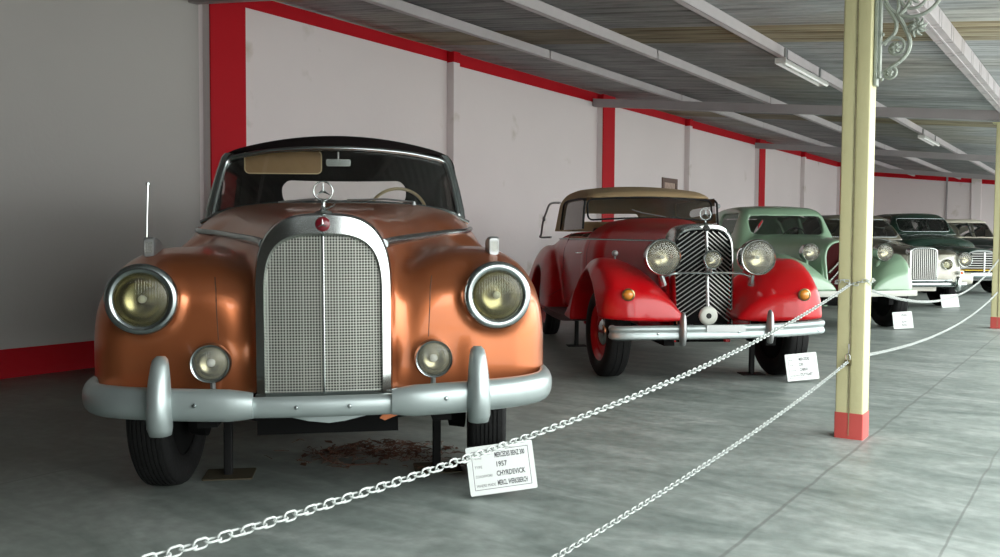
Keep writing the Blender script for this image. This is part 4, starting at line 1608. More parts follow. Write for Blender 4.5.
def steering(root, c, R, m):
    tor = [(c[0] + R * math.cos(q), c[1] - R * 0.45 * math.sin(q), c[2] + R * 0.88 * math.sin(q)) for q in [2 * PI * i / 32 for i in range(32)]]
    sw = MB().tube(tor, 0.010, 6, closed=True).build('steering_wheel', m, root, angle=180)
    MB().tube([c, (c[0], c[1] - 0.45, c[2] - 0.22)], 0.014).tube([(c[0] - R, c[1], c[2]), (c[0] + R, c[1], c[2])], 0.007).build('column', m, sw)


# ------------------------------------------------------------------ 2: the red cabriolet
def red_car():
    root = empty('car', (1.70, 6.77, 0), math.radians(5.3),
                 'red cabriolet with tan canvas roof, big round headlamps and black slanted grille bars', 'car')
    AX, RX = 0.76, 4.02
    off = -0.045   # the bonnet line sits a little to the left of the wheels' centre in the frame of the car
    hw = curve([(0.4, 0.245), (0.7, 0.27), (1.2, 0.37), (1.7, 0.50), (2.2, 0.66)])
    ht = curve([(0.4, 1.235), (0.9, 1.265), (1.5, 1.30), (2.0, 1.345), (2.3, 1.34)])
    zt = curve([(0.0, 0.50), (0.12, 0.62), (0.22, 0.745), (0.34, 0.845), (0.5, 0.93), (0.7, 0.985), (0.85, 0.985), (1.05, 0.93), (1.25, 0.83), (1.5, 0.67), (1.75, 0.50), (1.95, 0.41), (2.3, 0.37)])
    rt = curve([(3.1, 0.36), (3.35, 0.62), (3.6, 0.86), (3.9, 1.02), (4.2, 1.06), (4.5, 1.01), (4.8, 0.86), (5.05, 0.62), (5.2, 0.4)])
    bw = curve([(1.9, 0.62), (2.3, 0.67), (3.2, 0.70), (4.2, 0.67), (4.8, 0.55), (5.1, 0.42)])
    bt = curve([(1.9, 1.25), (2.3, 1.245), (3.6, 1.235), (4.1, 1.22), (4.5, 1.10), (4.9, 0.85), (5.1, 0.65)])

    def body(x, y, z):
        ax = np.abs(x)
        d1 = sell(x, z - 0.85, hw(y), ht(y) - 0.85, 3.2)
        d1 = np.where(z < 0.85, ax - hw(y), d1)
        d1 = smax(smax(d1, 0.60 - y + 0.10 * (z - 0.5), 0.03), y - 2.3, 0.05)
        # front wings
        u = ax - 0.755
        zb = 0.36
        h = np.maximum(zt(y) - zb, 0.02)
        out = np.sqrt
        wo = 0.205 * np.clip((y + 0.02) / 0.62, 0.05, 1) ** 0.55 * np.where(y > 1.1, np.clip(1 - (y - 1.1) * 0.10, 0.5, 1), 1)
        so = ((np.abs(u) / wo) ** 3.0 + (np.abs(z - zb) / h) ** 3.0) ** (1 / 3.0)
        si = ((np.abs(u) / 0.60) ** 1.7 + (np.abs(z - zb) / h) ** 1.7) ** (1 / 1.7)
        s = np.where(u > 0, so, si)
        d2 = (s - 1) * np.minimum(wo, h) * 0.8
        d2 = smax(d2, 0.16 - y + 0.35 * np.maximum(ax - 0.7, 0) + 0.25 * np.maximum(0.65 - ax, 0), 0.06)
        d2 = smax(d2, (y - 2.0), 0.1)
        lowf = np.where(y < 0.75, 0.50 + 0.0 * y + 0.05 * np.clip(ax - 0.4, 0, 1), 0.42)
        d2 = smax(d2, lowf - z, 0.02)
        # body with doors
        d5 = sell(x, z - 0.72, bw(y), np.maximum(bt(y) - 0.72, 0.06), 4.5)
        d5 = np.where(z < 0.72, ax - bw(y), d5)
        d5 = smax(smax(d5, 1.9 - y, 0.1), y - 5.1, 0.15)
        d5 = smax(d5, 0.42 - z, 0.03)
        # rear wings
        u = ax - 0.70
        h = np.maximum(rt(y) - 0.36, 0.02)
        s = ((np.abs(u) / 0.22) ** 2.4 + (np.abs(z - 0.36) / h) ** 2.4) ** (1 / 2.4)
        d6 = (s - 1) * np.minimum(0.22, h) * 0.8
        d6 = smax(smax(d6, 3.1 - y, 0.05), y - 5.2, 0.05)
        d6 = smax(d6, 0.36 - z, 0.02)
        d = smin(d1, d5, 0.06)
        d = smin(d, d2, 0.035)
        d = smin(d, d6, 0.035)
        a1 = smax(cylx(y, z, (AX + 0.08, 0.38), 0.50), 0.48 - ax, 0.03)
        a1 = smax(a1, z - 0.90, 0.03)
        a1 = smax(a1, 0.27 - y, 0.03)
        a1 = smax(a1, ax - 1.3, 0.02)
        a2 = smax(cylx(y, z, (RX, 0.40), 0.42), 0.52 - ax, 0.03)
        d = smax(d, -a1, 0.015)
        d = smax(d, -a2, 0.015)
        hol = smax(ax - 0.20, np.maximum(0.3 - y, np.maximum(y - 1.9, z - 0.9)), 0.04)
        d = smax(d, -hol, 0.02)
        cab = smax(ax - 0.58, np.maximum(2.22 - y, np.maximum(y - 4.0, 0.45 - z)), 0.05)
        return smax(d, -cab, 0.02)
    net_object('body', body, (-1.06, 0.0, 0.30), (1.06, 5.3, 1.42), 0.018, M['red_car'], root)

    # radiator shell, V front with slanted bars
    gx = -0.002
    zc, W, H = 0.98, 0.250, 0.285
    yv = lambda x, z: 0.40 + 0.35 * abs(x) + 0.10 * (z - 0.5)
    rings = []
    for dy, w, h, zb, p in ((0.26, W + 0.006, H + 0.005, 0.44, 3.4), (0.06, W + 0.010, H + 0.008, 0.44, 3.4), (0.0, W + 0.002, H - 0.004, 0.445, 3.4), (-0.006, W - 0.010, H - 0.03, 0.455, 3.4), (0.004, W - 0.016, H - 0.045, 0.46, 3.4), (0.03, W - 0.018, H - 0.047, 0.46, 3.4)):
        o_ = arch_outline(w, zc, h, zb, p, taper=0.012)
        rings.append([(gx + a, yv(a, b) + dy, b) for a, b in o_])
    mb = MB().grid(rings)
    mb.rbox(gx - 0.235, gx + 0.235, 0.44, 0.56, 0.43, 0.462, 0.008, 'xz')
    mb.build('grille_shell', M['chrome'], root, angle=50, label='bright radiator surround')
    mb = MB()
    o_ = arch_outline(W - 0.012, zc, H - 0.04, 0.45, 3.4, taper=0.012)
    mb.prism([(gx + a, b) for a, b in o_], 0.575, 0.595, 'xz')
    mb.build('radiator_core', M['dark'], root, smooth=False)
    for s in (-1, 1):
        z0_ = 0.40
        while z0_ < 1.22:
            # bar climbs outwards-down from the centre
            pts = []
            for i in range(9):
                a = 0.008 + (W - 0.028) * i / 8
                z = z0_ + 0.17 - 0.17 * i / 8 + 0.06
                ztop_ = arch_top(a, W - 0.014, zc, H - 0.045, 3.4)
                if 0.462 < z < ztop_: pts.append((gx + s * a, yv(a, z) + 0.015, z))
            if len(pts) > 1:
                MB().tube(pts, 0.0042, 6).build('grille_bar', M['bar_chrome'], root)
            z0_ += 0.0365
    MB().tube([(gx, yv(0, 0.46) - 0.004, 0.46), (gx, yv(0, 0.98) - 0.006, 0.98), (gx, yv(0, 1.24) - 0.002, 1.235)], 0.012).build('grille_centre_bar', M['chrome'], root)
    mb = MB()
    mb.lathe([(0.0, 0), (0.026, 0.0), (0.02, 0.012), (0.007, 0.02), (0.005, 0.04), (0.0, 0.045)], (gx, 0.50, 1.262), 'z', 20)
    star_emblem(mb, (gx, 0.50, 1.345), 0.045)
    mb.build('star_mascot', M['old_chrome'], root, angle=50)
    b = MB().lathe([(0.0, -0.008), (0.024, -0.006), (0.028, 0.004)], (gx, 0.462, 1.232), 'y', 20, cap=False).build('badge', M['black_paint'], root)
    mb = MB(); star_emblem(mb, (gx, 0.452, 1.232), 0.022, ring=False); mb.build('badge_star', M['chrome'], b, smooth=False)
    # headlamps on their bar
    for s in (-1, 1):
        lamp(root, 'headlight', (gx - 0.022 + s * 0.382, 0.27, 1.003), 0.142, 0.23, 0.014, lens=M['clear_lens'], rimm=M['chrome'])
        MB().tube([(gx - 0.022 + s * 0.382, 0.37, 0.885), (gx - 0.018 + s * 0.37, 0.39, 0.845), (gx + s * 0.36, 0.42, 0.78)], [0.018, 0.026, 0.03]).build('lamp_stalk', M['old_chrome'], root)
    mb = MB().tube(smooth_pts([(gx - 0.39, 0.38, 0.845), (gx - 0.25, 0.36, 0.875), (gx - 0.1, 0.345, 0.878), (gx + 0.1, 0.345, 0.878), (gx + 0.25, 0.36, 0.875), (gx + 0.35, 0.38, 0.845)], 5), 0.010)
    mb.build('lamp_bar', M['chrome'], root)
    f = lamp(root, 'spot_lamp', (gx - 0.008, 0.27, 0.985), 0.074, 0.09, 0.010, lens=M['clear_lens'], rimm=M['old_chrome'])
    MB().tube([(0, 0.05, -0.055), (0, 0.07, -0.10)], 0.014).build('bracket', M['old_chrome'], f)
    mb = MB().lathe([(0.014, -0.012), (0.05, -0.018), (0.072, -0.008), (0.076, 0.006), (0.06, 0.03), (0.014, 0.03)], (gx - 0.028, 0.30, 0.542), 'y', 32, cap=True)
    h_ = mb.build('horn', M['cream_paint'], root, angle=50, label='round pale horn cover with dark centre')
    MB().lathe([(0, -0.016), (0.022, -0.015), (0.024, -0.005)], (gx - 0.028, 0.30, 0.542), 'y', 16, cap=False).build('horn_centre', M['black_paint'], h_)
    # amber turn lamps and small wing lamps
    for s in (-1, 1):
        xx = 0.70
        y = surf_y(body, xx, 0.715, 0.0)
        mb = MB().lathe([(0.038, 0.02), (0.048, 0.0), (0.050, -0.012), (0.040, -0.018)], (s * xx, y - 0.008, 0.715), 'y', 24, cap=False)
        a = mb.build('turn_lamp', M['brass'], root)
        MB().lathe([(0.0, -0.034), (0.018, -0.031), (0.032, -0.022), (0.040, -0.008)], (s * xx, y - 0.008, 0.715), 'y', 24, cap=False).build('lens', M['amber'], a, label='amber lens')
        z = surf_z(body, 0.66, 0.85)
        mb = MB().tube([(s * 0.66, 0.85, z - 0.02), (s * 0.66, 0.85, z + 0.05)], 0.008)
        mb.lathe([(0.0, -0.04), (0.016, -0.035), (0.026, -0.01), (0.024, 0.02), (0.010, 0.05), (0, 0.055)], (s * 0.66, 0.85, z + 0.055), 'y', 16)
        mb.build('wing_lamp', M['steel'], root)
    # bumper: two rounded ribs
    prof = [(0.012, -0.056), (0.030, -0.046), (0.034, -0.028), (0.026, -0.008), (0.024, 0.0), (0.030, 0.012), (0.034, 0.028), (0.026, 0.046), (0.012, 0.052), (-0.008, 0.05), (-0.008, -0.054)]
    pts = smooth_pts([(-0.835, 0.12, 0.437), (-0.81, 0.055, 0.437), (-0.6, 0.012, 0.443), (-0.3, 0.0, 0.446), (0.0, 0.0, 0.450), (0.25, 0.0, 0.455), (0.55, 0.015, 0.468), (0.76, 0.055, 0.478), (0.79, 0.12, 0.480)], 5)
    MB().sweep(pts, prof).build('bumper', M['silver_paint'], root, angle=45, label='pale ribbed bumper bar')
    for x, z in ((-0.335, 0.47), (0.337, 0.487)):
        rows = []
        for dz, w, d in ((-0.125, 0.010, 0.02), (-0.118, 0.022, 0.035), (-0.06, 0.028, 0.05), (0.0, 0.028, 0.052), (0.07, 0.024, 0.045), (0.11, 0.018, 0.035), (0.128, 0.008, 0.015)):
            rows.append([(x + w * math.cos(q), -0.035 - d * math.sin(q) * (1 if math.sin(q) > 0 else 0.5), z + dz) for q in [2 * PI * i / 16 for i in range(16)]])
        MB().grid(rows, closed_v=True, cap=True).build('overrider', M['steel'], root, angle=60)
    MB().rbox(-0.155, 0.145, -0.046, -0.036, 0.452, 0.502, 0.006, 'xz').build('plate_holder', M['steel'], root, label='empty grey plate holder')
    for x in (-0.62, 0.0, 0.62):
        MB().lathe([(0, -0.008), (0.008, -0.006), (0.01, 0.0)], (x + 0.10, -0.03, 0.435 + 0.02 * (x + 0.6)), 'y', 12, cap=False).build('bumper_bolt', M['old_chrome'], root)
    # chassis
    mb = MB()
    mb.box(-0.45, 0.45, 0.3, 0.4, 0.36, 0.46)
    mb.tube([(-0.66, AX, 0.36), (0.66, AX, 0.36)], 0.04)
    mb.box(-0.22, 0.22, 0.6, 2.0, 0.30, 0.6)
    for s in (-1, 1):
        mb.box(s * 0.36, s * 0.44, 0.1, 4.9, 0.33, 0.42)
        mb.box(s * 0.36, s * 0.40, -0.02, 0.3, 0.40, 0.45)
        mb.lathe([(0, 0), (0.12, 0), (0.12, 0.05), (0, 0.06)], (s * 0.62, AX, 0.37), 'x', 20)
    mb.build('chassis', M['dark'], root, smooth=False)
    for s in (-1, 1):
        rb = MB()
        pts = [(s * 0.76, 1.55, 0.455), (s * 0.78, 1.80, 0.425), (s * 0.79, 2.2, 0.402), (s * 0.79, 3.0, 0.395), (s * 0.78, 3.42, 0.40)]
        rows = [[(p[0] - 0.13, p[1], p[2]), (p[0] + 0.13, p[1], p[2]), (p[0] + 0.135, p[1], p[2] - 0.018), (p[0] + 0.12, p[1], p[2] - 0.06), (p[0] - 0.13, p[1], p[2] - 0.06)] for p in smooth_pts(pts, 4)]
        rb.grid(rows, closed_v=True, cap=True)
        rb.build('running_board', M['black_paint'], root, angle=40, label='black running board')
        wheel(root, s * 0.735, AX, 0.368, 0.195, M['red_car'], M['chrome'], steer=math.radians(5), fine=False)
        wheel(root, s * 0.735, RX, 0.368, 0.175, M['red_car'], M['chrome'], fine=False)
        # waist moulding from radiator to the tail
        pts = []
        for y in np.linspace(0.62, 4.1, 24):
            z = 1.125 + 0.012 * min(1, (y - 0.6) / 1.6)
            pts.append((s * (surf_x(body, y, z, 0.21 if y < 2.2 else 0.61) + 0.001), y, z))
        MB().tube(pts, 0.009, 6).build('waist_moulding', M['old_chrome'], root)
        # bonnet side louvre edge and door lines
        for y0 in (2.12, 3.28):
            pts = [(s * (surf_x(body, y0, z, 0.61 if y0 > 2.2 else 0.3) + 0.0005), y0, z) for z in np.linspace(0.42, 1.2, 10)]
            MB().tube(pts, 0.0035, 5).build('door_seam', M['badge_red'], root)
        x_ = surf_x(body, 2.32, 1.0, 0.61)
        MB().tube([(s * x_, 2.28, 1.0), (s * (x_ + 0.035), 2.28, 1.0), (s * (x_ + 0.04), 2.42, 1.0)], [0.012, 0.009, 0.007]).build('door_handle', M['chrome'], root)
        # landau irons
        pts = smooth_pts([(s * 0.66, 3.80, 1.555), (s * 0.74, 4.02, 1.55), (s * 0.765, 4.22, 1.44), (s * 0.775, 4.38, 1.34), (s * 0.775, 4.52, 1.20), (s * 0.775, 4.58, 1.155), (s * 0.67, 4.40, 1.155)], 4)
        li = MB().tube(pts, 0.013, 8).build('landau_iron', M['steel'], root, label='dark folding iron beside the roof')
        MB().lathe([(0, -0.02), (0.03, -0.015), (0.03, 0.015), (0, 0.02)], (s * 0.77, 4.34, 1.38), 'x', 14).build('hinge', M['steel'], li)
    # canvas roof
    zt2 = curve([(2.1, 1.575), (2.3, 1.625), (2.6, 1.675), (3.0, 1.70), (3.5, 1.69), (3.9, 1.62), (4.3, 1.4)])
    cab = cabin_fn(1.24, 0.685, 1.6, 0.655, zt2, 2.14, 0.20, 4.28, 0.75, 0.09, 0.05, 0.22, 0.12, 0.10)

    def top(x, y, z):
        d = cab(x, y, z)
        d = smax(d, -(d + 0.03), 0.005)
        ax = np.abs(x)
        w1 = np.maximum(rect2(ax, z, -0.645, 0.645, 1.0, 1.55, 0.05), y - 2.5)
        w2 = rect2(y, z, 2.215, 3.56, 1.0, 1.545, 0.06)
        w3 = np.maximum(rect2(ax, z, -0.34, 0.34, 1.345, 1.44, 0.045), 3.3 - y)
        for w in (w1, w2, w3): d = np.maximum(d, -w)
        return np.maximum(d, 1.225 - z)
    net_object('canvas_roof', top, (-0.8, 2.0, 1.2), (0.8, 4.4, 1.76), 0.018, M['tan_fabric'], root, label='tan canvas roof')
    # windscreen
    ys2 = lambda x, z: 2.17 + 0.20 * (z - 1.30) + 0.12 * x * x
    lp = [(a, b) for a, b in rrect(-0.63, 0.63, 1.325, 1.530, 0.05, 4)]
    lp = [(a, b + 0.025 * (1 - (a / 0.63) ** 2)) for a, b in lp]
    path = []
    for i in range(len(lp)):
        p, q = lp[i], lp[(i + 1) % len(lp)]
        k = 8 if abs(p[0] - q[0]) > 0.3 else 1
        for j in range(k):
            a = p[0] + (q[0] - p[0]) * j / k
            b = p[1] + (q[1] - p[1]) * j / k
            if k == 8: b += 0.025 * (1 - (a / 0.63) ** 2) - (0.025 * (1 - (p[0] / 0.63) ** 2) if True else 0)
            path.append((a, ys2(a, b), b))
    MB().tube(path, 0.010, 6, closed=True).build('windscreen_frame', M['jack'], root, angle=180)
    rows = [[(x * 0.62, ys2(x * 0.62, z), z + 0.022 * (1 - x * x)) for x in np.linspace(-1, 1, 13)] for z in np.linspace(1.33, 1.53, 5)]
    MB().grid(rows).build('windscreen', M['glass'], root, angle=180)
    MB().tube([(0.14, 2.16, 1.36), (-0.1, 2.17, 1.40), (-0.2, 2.17, 1.43)], 0.005).build('wiper', M['steel'], root)
    for s in (-1, 1):
        rows = [[(s * (0.685 - 0.030 * (z - 1.24) / 0.36 - 0.012), y, z) for y in np.linspace(2.21, 3.56, 6)] for z in np.linspace(1.235, 1.55, 4)]
        MB().grid(rows).build('side_window', M['dusty_glass'], root, angle=180, label='dusty side window')
        fr = [(s * 0.685, 2.19, 1.24), (s * 0.675, 2.20, 1.42), (s * 0.665, 2.24, 1.525), (s * 0.662, 2.7, 1.548), (s * 0.662, 3.40, 1.54), (s * 0.67, 3.53, 1.43), (s * 0.685, 3.57, 1.24)]
        MB().tube(smooth_pts(fr, 4), 0.011, 6).build('window_frame', M['jack'], root)
    mb = MB().box(-0.57, 0.57, 2.22, 2.30, 0.9, 1.25)
    mb.build('dashboard', M['leather'], root, bevel=0.02)
    seats(root, (3.0, 3.8), 0.55, 0.5, 1.20)
    steering(root, (0.32, 2.62, 1.20), 0.19, M['black_paint'])
    return root


red_car()
for x, y, lab in ((-0.62, 2.85, 'thin black stand under the running board side of the red car'),
                  (0.52, 0.80, 'thin black stand under the front of the red car beside its right wheel')):
    a = math.radians(5.3)
    r_ = empty('axle_stand', (1.70 + x * math.cos(a) - y * math.sin(a), 6.77 + x * math.sin(a) + y * math.cos(a), 0), a, lab, 'stand', 'black stands under the cars')
    MB().rbox(-0.02, 0.02, -0.02, 0.02, 0.004, 0.30, 0.005, 'xy').build('column', M['jack'], r_)
    MB().rbox(-0.10, 0.10, -0.08, 0.08, 0.0, 0.006, 0.01, 'xy').build('foot_plate', M['jack'], r_)
    MB().box(-0.04, 0.04, -0.03, 0.03, 0.285, 0.30).build('head', M['jack'], r_)


# ------------------------------------------------------------------ closed cars farther down the row
def wing_sdf(x, y, z, xc, wo, wi, zb, ztf, p=2.4, pi_=1.8, ymin=0.1, ymax=2.0, low=0.4):
    ax = np.abs(x)
    u = ax - xc + 0.13 * np.clip(1 - (y - ymin) / 0.55, 0, 1) ** 1.5
    h = np.maximum(ztf(y) - zb, 0.02)
    wo = wo * np.clip((y - ymin + 0.06) / 0.5, 0.05, 1) ** 0.45
    so = ((np.abs(u) / wo) ** p + (np.abs(z - zb) / h) ** p) ** (1 / p)
    si = ((np.abs(u) / wi) ** pi_ + (np.abs(z - zb) / h) ** pi_) ** (1 / pi_)
    d = (np.where(u > 0, so, si) - 1) * np.minimum(wo, h) * 0.8
    d = smax(smax(d, ymin - y, 0.08), y - ymax, 0.08)
    return smax(d, low - z, 0.02)


def green_car():
    root = empty('car', (4.45, 11.0, 0), math.radians(8),
                 'pale green saloon with dark red slanting grille and two chevrons, behind the red car', 'car')
    AX, RX = 0.78, 3.75
    hw = curve([(0.45, 0.29), (0.8, 0.33), (1.3, 0.45), (1.9, 0.62), (2.3, 0.72)])
    ht = curve([(0.45, 1.13), (0.9, 1.165), (1.5, 1.20), (2.0, 1.225), (2.3, 1.23)])
    zt = curve([(0.05, 0.52), (0.2, 0.74), (0.4, 0.90), (0.65, 0.965), (0.85, 0.96), (1.1, 0.86), (1.5, 0.62), (1.9, 0.42), (2.2, 0.38)])
    rt = curve([(2.9, 0.38), (3.2, 0.66), (3.6, 0.90), (3.9, 0.92), (4.3, 0.80), (4.6, 0.5)])
    bw = curve([(1.8, 0.66), (2.3, 0.75), (3.2, 0.76), (4.0, 0.70), (4.5, 0.55)])
    bt = curve([(1.8, 1.2), (2.3, 1.22), (3.3, 1.22), (3.9, 1.12), (4.4, 0.85), (4.6, 0.65)])
    zr = curve([(2.0, 1.56), (2.3, 1.615), (2.7, 1.645), (3.1, 1.63), (3.5, 1.56), (3.9, 1.42)])
    cab = cabin_fn(1.2, 0.73, 1.6, 0.60, zr, 2.02, 0.45, 4.15, 0.95, 0.12, 0.06, 0.15, 0.08)

    def body(x, y, z):
        ax = np.abs(x)
        d1 = sell(x, z - 0.8, hw(y), ht(y) - 0.8, 3.2)
        d1 = np.where(z < 0.8, ax - hw(y), d1)
        d1 = smax(smax(d1, 0.44 + 0.10 * (z - 0.5) - y, 0.03), y - 2.3, 0.05)
        d2 = wing_sdf(x, y, z, 0.80, 0.165, 0.50, 0.40, zt, ymin=0.14, ymax=2.0, low=0.50)
        d6 = wing_sdf(x, y, z, 0.78, 0.20, 0.40, 0.36, rt, ymin=3.0, ymax=4.5, low=0.36)
        d5 = sell(x, z - 0.7, bw(y), np.maximum(bt(y) - 0.7, 0.06), 4.5)
        d5 = np.where(z < 0.7, ax - bw(y), d5)
        d5 = smax(smax(d5, 1.8 - y, 0.1), y - 4.5, 0.15)
        d5 = smax(d5, 0.34 - z, 0.03)
        d = smin(smin(d1, d5, 0.08), smin(d2, d6, 0.01), 0.05)
        c = smax(cab(x, y, z), 1.0 - z, 0.02)
        d = smin(d, c, 0.06)
        d = smax(d, -smax(cylx(y, z, (AX, 0.38), 0.42), 0.52 - ax, 0.03), 0.02)
        d = smax(d, -smax(cylx(y, z, (RX, 0.38), 0.40), 0.58 - ax, 0.03), 0.02)
        inn = smax(cab(x, y, z) + 0.045, 1.0 - z, 0.02)
        inn = smin(inn, smax(ax - 0.68, np.maximum(2.15 - y, np.maximum(y - 3.95, np.maximum(0.5 - z, z - 1.15))), 0.04), 0.02)
        d = smax(d, -inn, 0.015)
        hol = smax(ax - 0.23, np.maximum(0.3 - y, np.maximum(y - 1.8, z - 1.04)), 0.04)
        d = smax(d, -hol, 0.02)
        w1 = np.maximum(rect2(ax, z, -0.56, 0.56, 1.215, 1.485, 0.08), y - 2.6)
        w2 = rect2(y, z, 2.36, 2.98, 1.205, 1.52, 0.07)
        w3 = rect2(y, z, 3.08, 3.66, 1.215, 1.49, 0.09)
        w4 = np.maximum(rect2(ax, z, -0.40, 0.40, 1.24, 1.47, 0.08), 3.4 - y)
        for w in (w1, w2, w3, w4): d = smax(d, -w, 0.01)
        return d
    net_object('body', body, (-1.06, 0.05, 0.3), (1.06, 4.6, 1.72), 0.022, M['green_car'], root)
    cabin_panes(root, cab, [('windscreen', lambda x, y, z: (y < 2.4) & (np.abs(x) < 0.6) & (z > 1.2) & (z < 1.5)),
                            ('rear_window', lambda x, y, z: (y > 3.4) & (np.abs(x) < 0.34) & (z > 1.25) & (z < 1.47)),
                            ('side_window', lambda x, y, z: (x < -0.55) & (y > 2.4) & (y < 3.66) & (z > 1.2) & (z < 1.52)),
                            ('side_window', lambda x, y, z: (x > 0.55) & (y > 2.4) & (y < 3.66) & (z > 1.2) & (z < 1.52))],
                (-0.9, 1.9, 1.1), (0.9, 4.3, 1.8), 0.05, 0.02)
    # grille
    o_ = arch_outline(0.275, 0.86, 0.27, 0.48, 2.8, taper=0.03)
    yg = lambda b: 0.42 + 0.10 * (b - 0.5)
    rings = []
    for dy, k_ in ((0.06, 1.06), (0.0, 1.04), (-0.018, 1.0), (-0.018, 0.94), (0.0, 0.90), (0.03, 0.89)):
        rings.append([(a * k_, yg(b) + dy, 0.86 + (b - 0.86) * (k_ if b > 0.86 else 1)) for a, b in o_])
    MB().grid(rings).build('grille_shell', M['green_car'], root, angle=60)
    MB().prism([(a * 0.93, 0.86 + (b - 0.86) * (0.93 if b > 0.86 else 1)) for a, b in o_], 0.45, 0.47, 'xz').build('grille', M['maroon'], root, smooth=False, label='dark red radiator grille')
    for zb in (0.60, 0.72):
        pts = [(-0.23, yg(0.6) - 0.01, zb), (0, yg(0.9) - 0.035, zb + 0.25), (0.23, yg(0.6) - 0.01, zb)]
        mb = MB()
        for a, b in zip(pts, pts[1:]):
            mb.tube([a, b], 0.016, 8)
        mb.build('chevron', M['chrome'], root)
    for s in (-1, 1):
        lamp(root, 'headlight', (s * 0.50, 0.38, 0.985), 0.112, 0.22, 0.010, body=M['chrome'], lens=M['clear_lens'], rimm=M['chrome'])
        MB().tube([(s * 0.50, 0.50, 0.90), (s * 0.48, 0.52, 0.80)], 0.022).build('lamp_stalk', M['green_car'], root)
        wheel(root, s * 0.79, AX, 0.37, 0.19, M['green_car'], M['chrome'], fine=False)
        wheel(root, s * 0.78, RX, 0.37, 0.18, M['green_car'], M['chrome'], fine=False)
    pts = smooth_pts([(-0.92, 0.22, 0.475), (-0.84, 0.10, 0.475), (-0.5, 0.04, 0.48), (0, 0.02, 0.483), (0.45, 0.03, 0.486), (0.74, 0.06, 0.49)], 5)
    MB().sweep(pts, [(0.012, -0.035), (0.02, 0), (0.012, 0.035), (-0.006, 0.035), (-0.006, -0.035)]).build('bumper', M['cream_paint'], root, angle=60, label='white painted bumper blade')
    mb = MB()
    mb.box(-0.5, 0.5, 0.35, 0.5, 0.36, 0.46).tube([(-0.7, AX, 0.36), (0.7, AX, 0.36)], 0.05).box(-0.25, 0.25, 0.5, 2.0, 0.3, 0.6)
    for s in (-1, 1):
        mb.box(s * 0.4, s * 0.46, 0.1, 4.2, 0.34, 0.44).box(s * 0.4, s * 0.43, 0.03, 0.2, 0.42, 0.46)
    mb.build('chassis', M['dark'], root, smooth=False)
    seats(root, (2.95, 3.7), 0.6, 0.5, 1.15)
    steering(root, (0.32, 2.55, 1.15), 0.19, M['black_paint'])
    mb = MB().tube([(-0.60, 3.25, 1.58), (-0.60, 3.25, 1.64)], 0.008).lathe([(0, -0.05), (0.03, -0.045), (0.04, -0.01), (0.02, 0.03), (0, 0.04)], (-0.60, 3.25, 1.655), 'y', 14)
    mb.build('roof_lamp', M['steel'], root, label='small lamp on the roof edge')
    for s in (-1, 1):
        z = surf_z(body, 0.88, 0.9)
        mb = MB().lathe([(0, -0.04), (0.03, -0.034), (0.038, 0), (0.02, 0.05), (0, 0.06)], (s * 0.88, 0.9, z + 0.04), 'y', 16).tube([(s * 0.88, 0.9, z - 0.02), (s * 0.88, 0.9, z + 0.02)], 0.012)
        mb.build('wing_lamp', M['green_car'], root)
    return root


green_car()


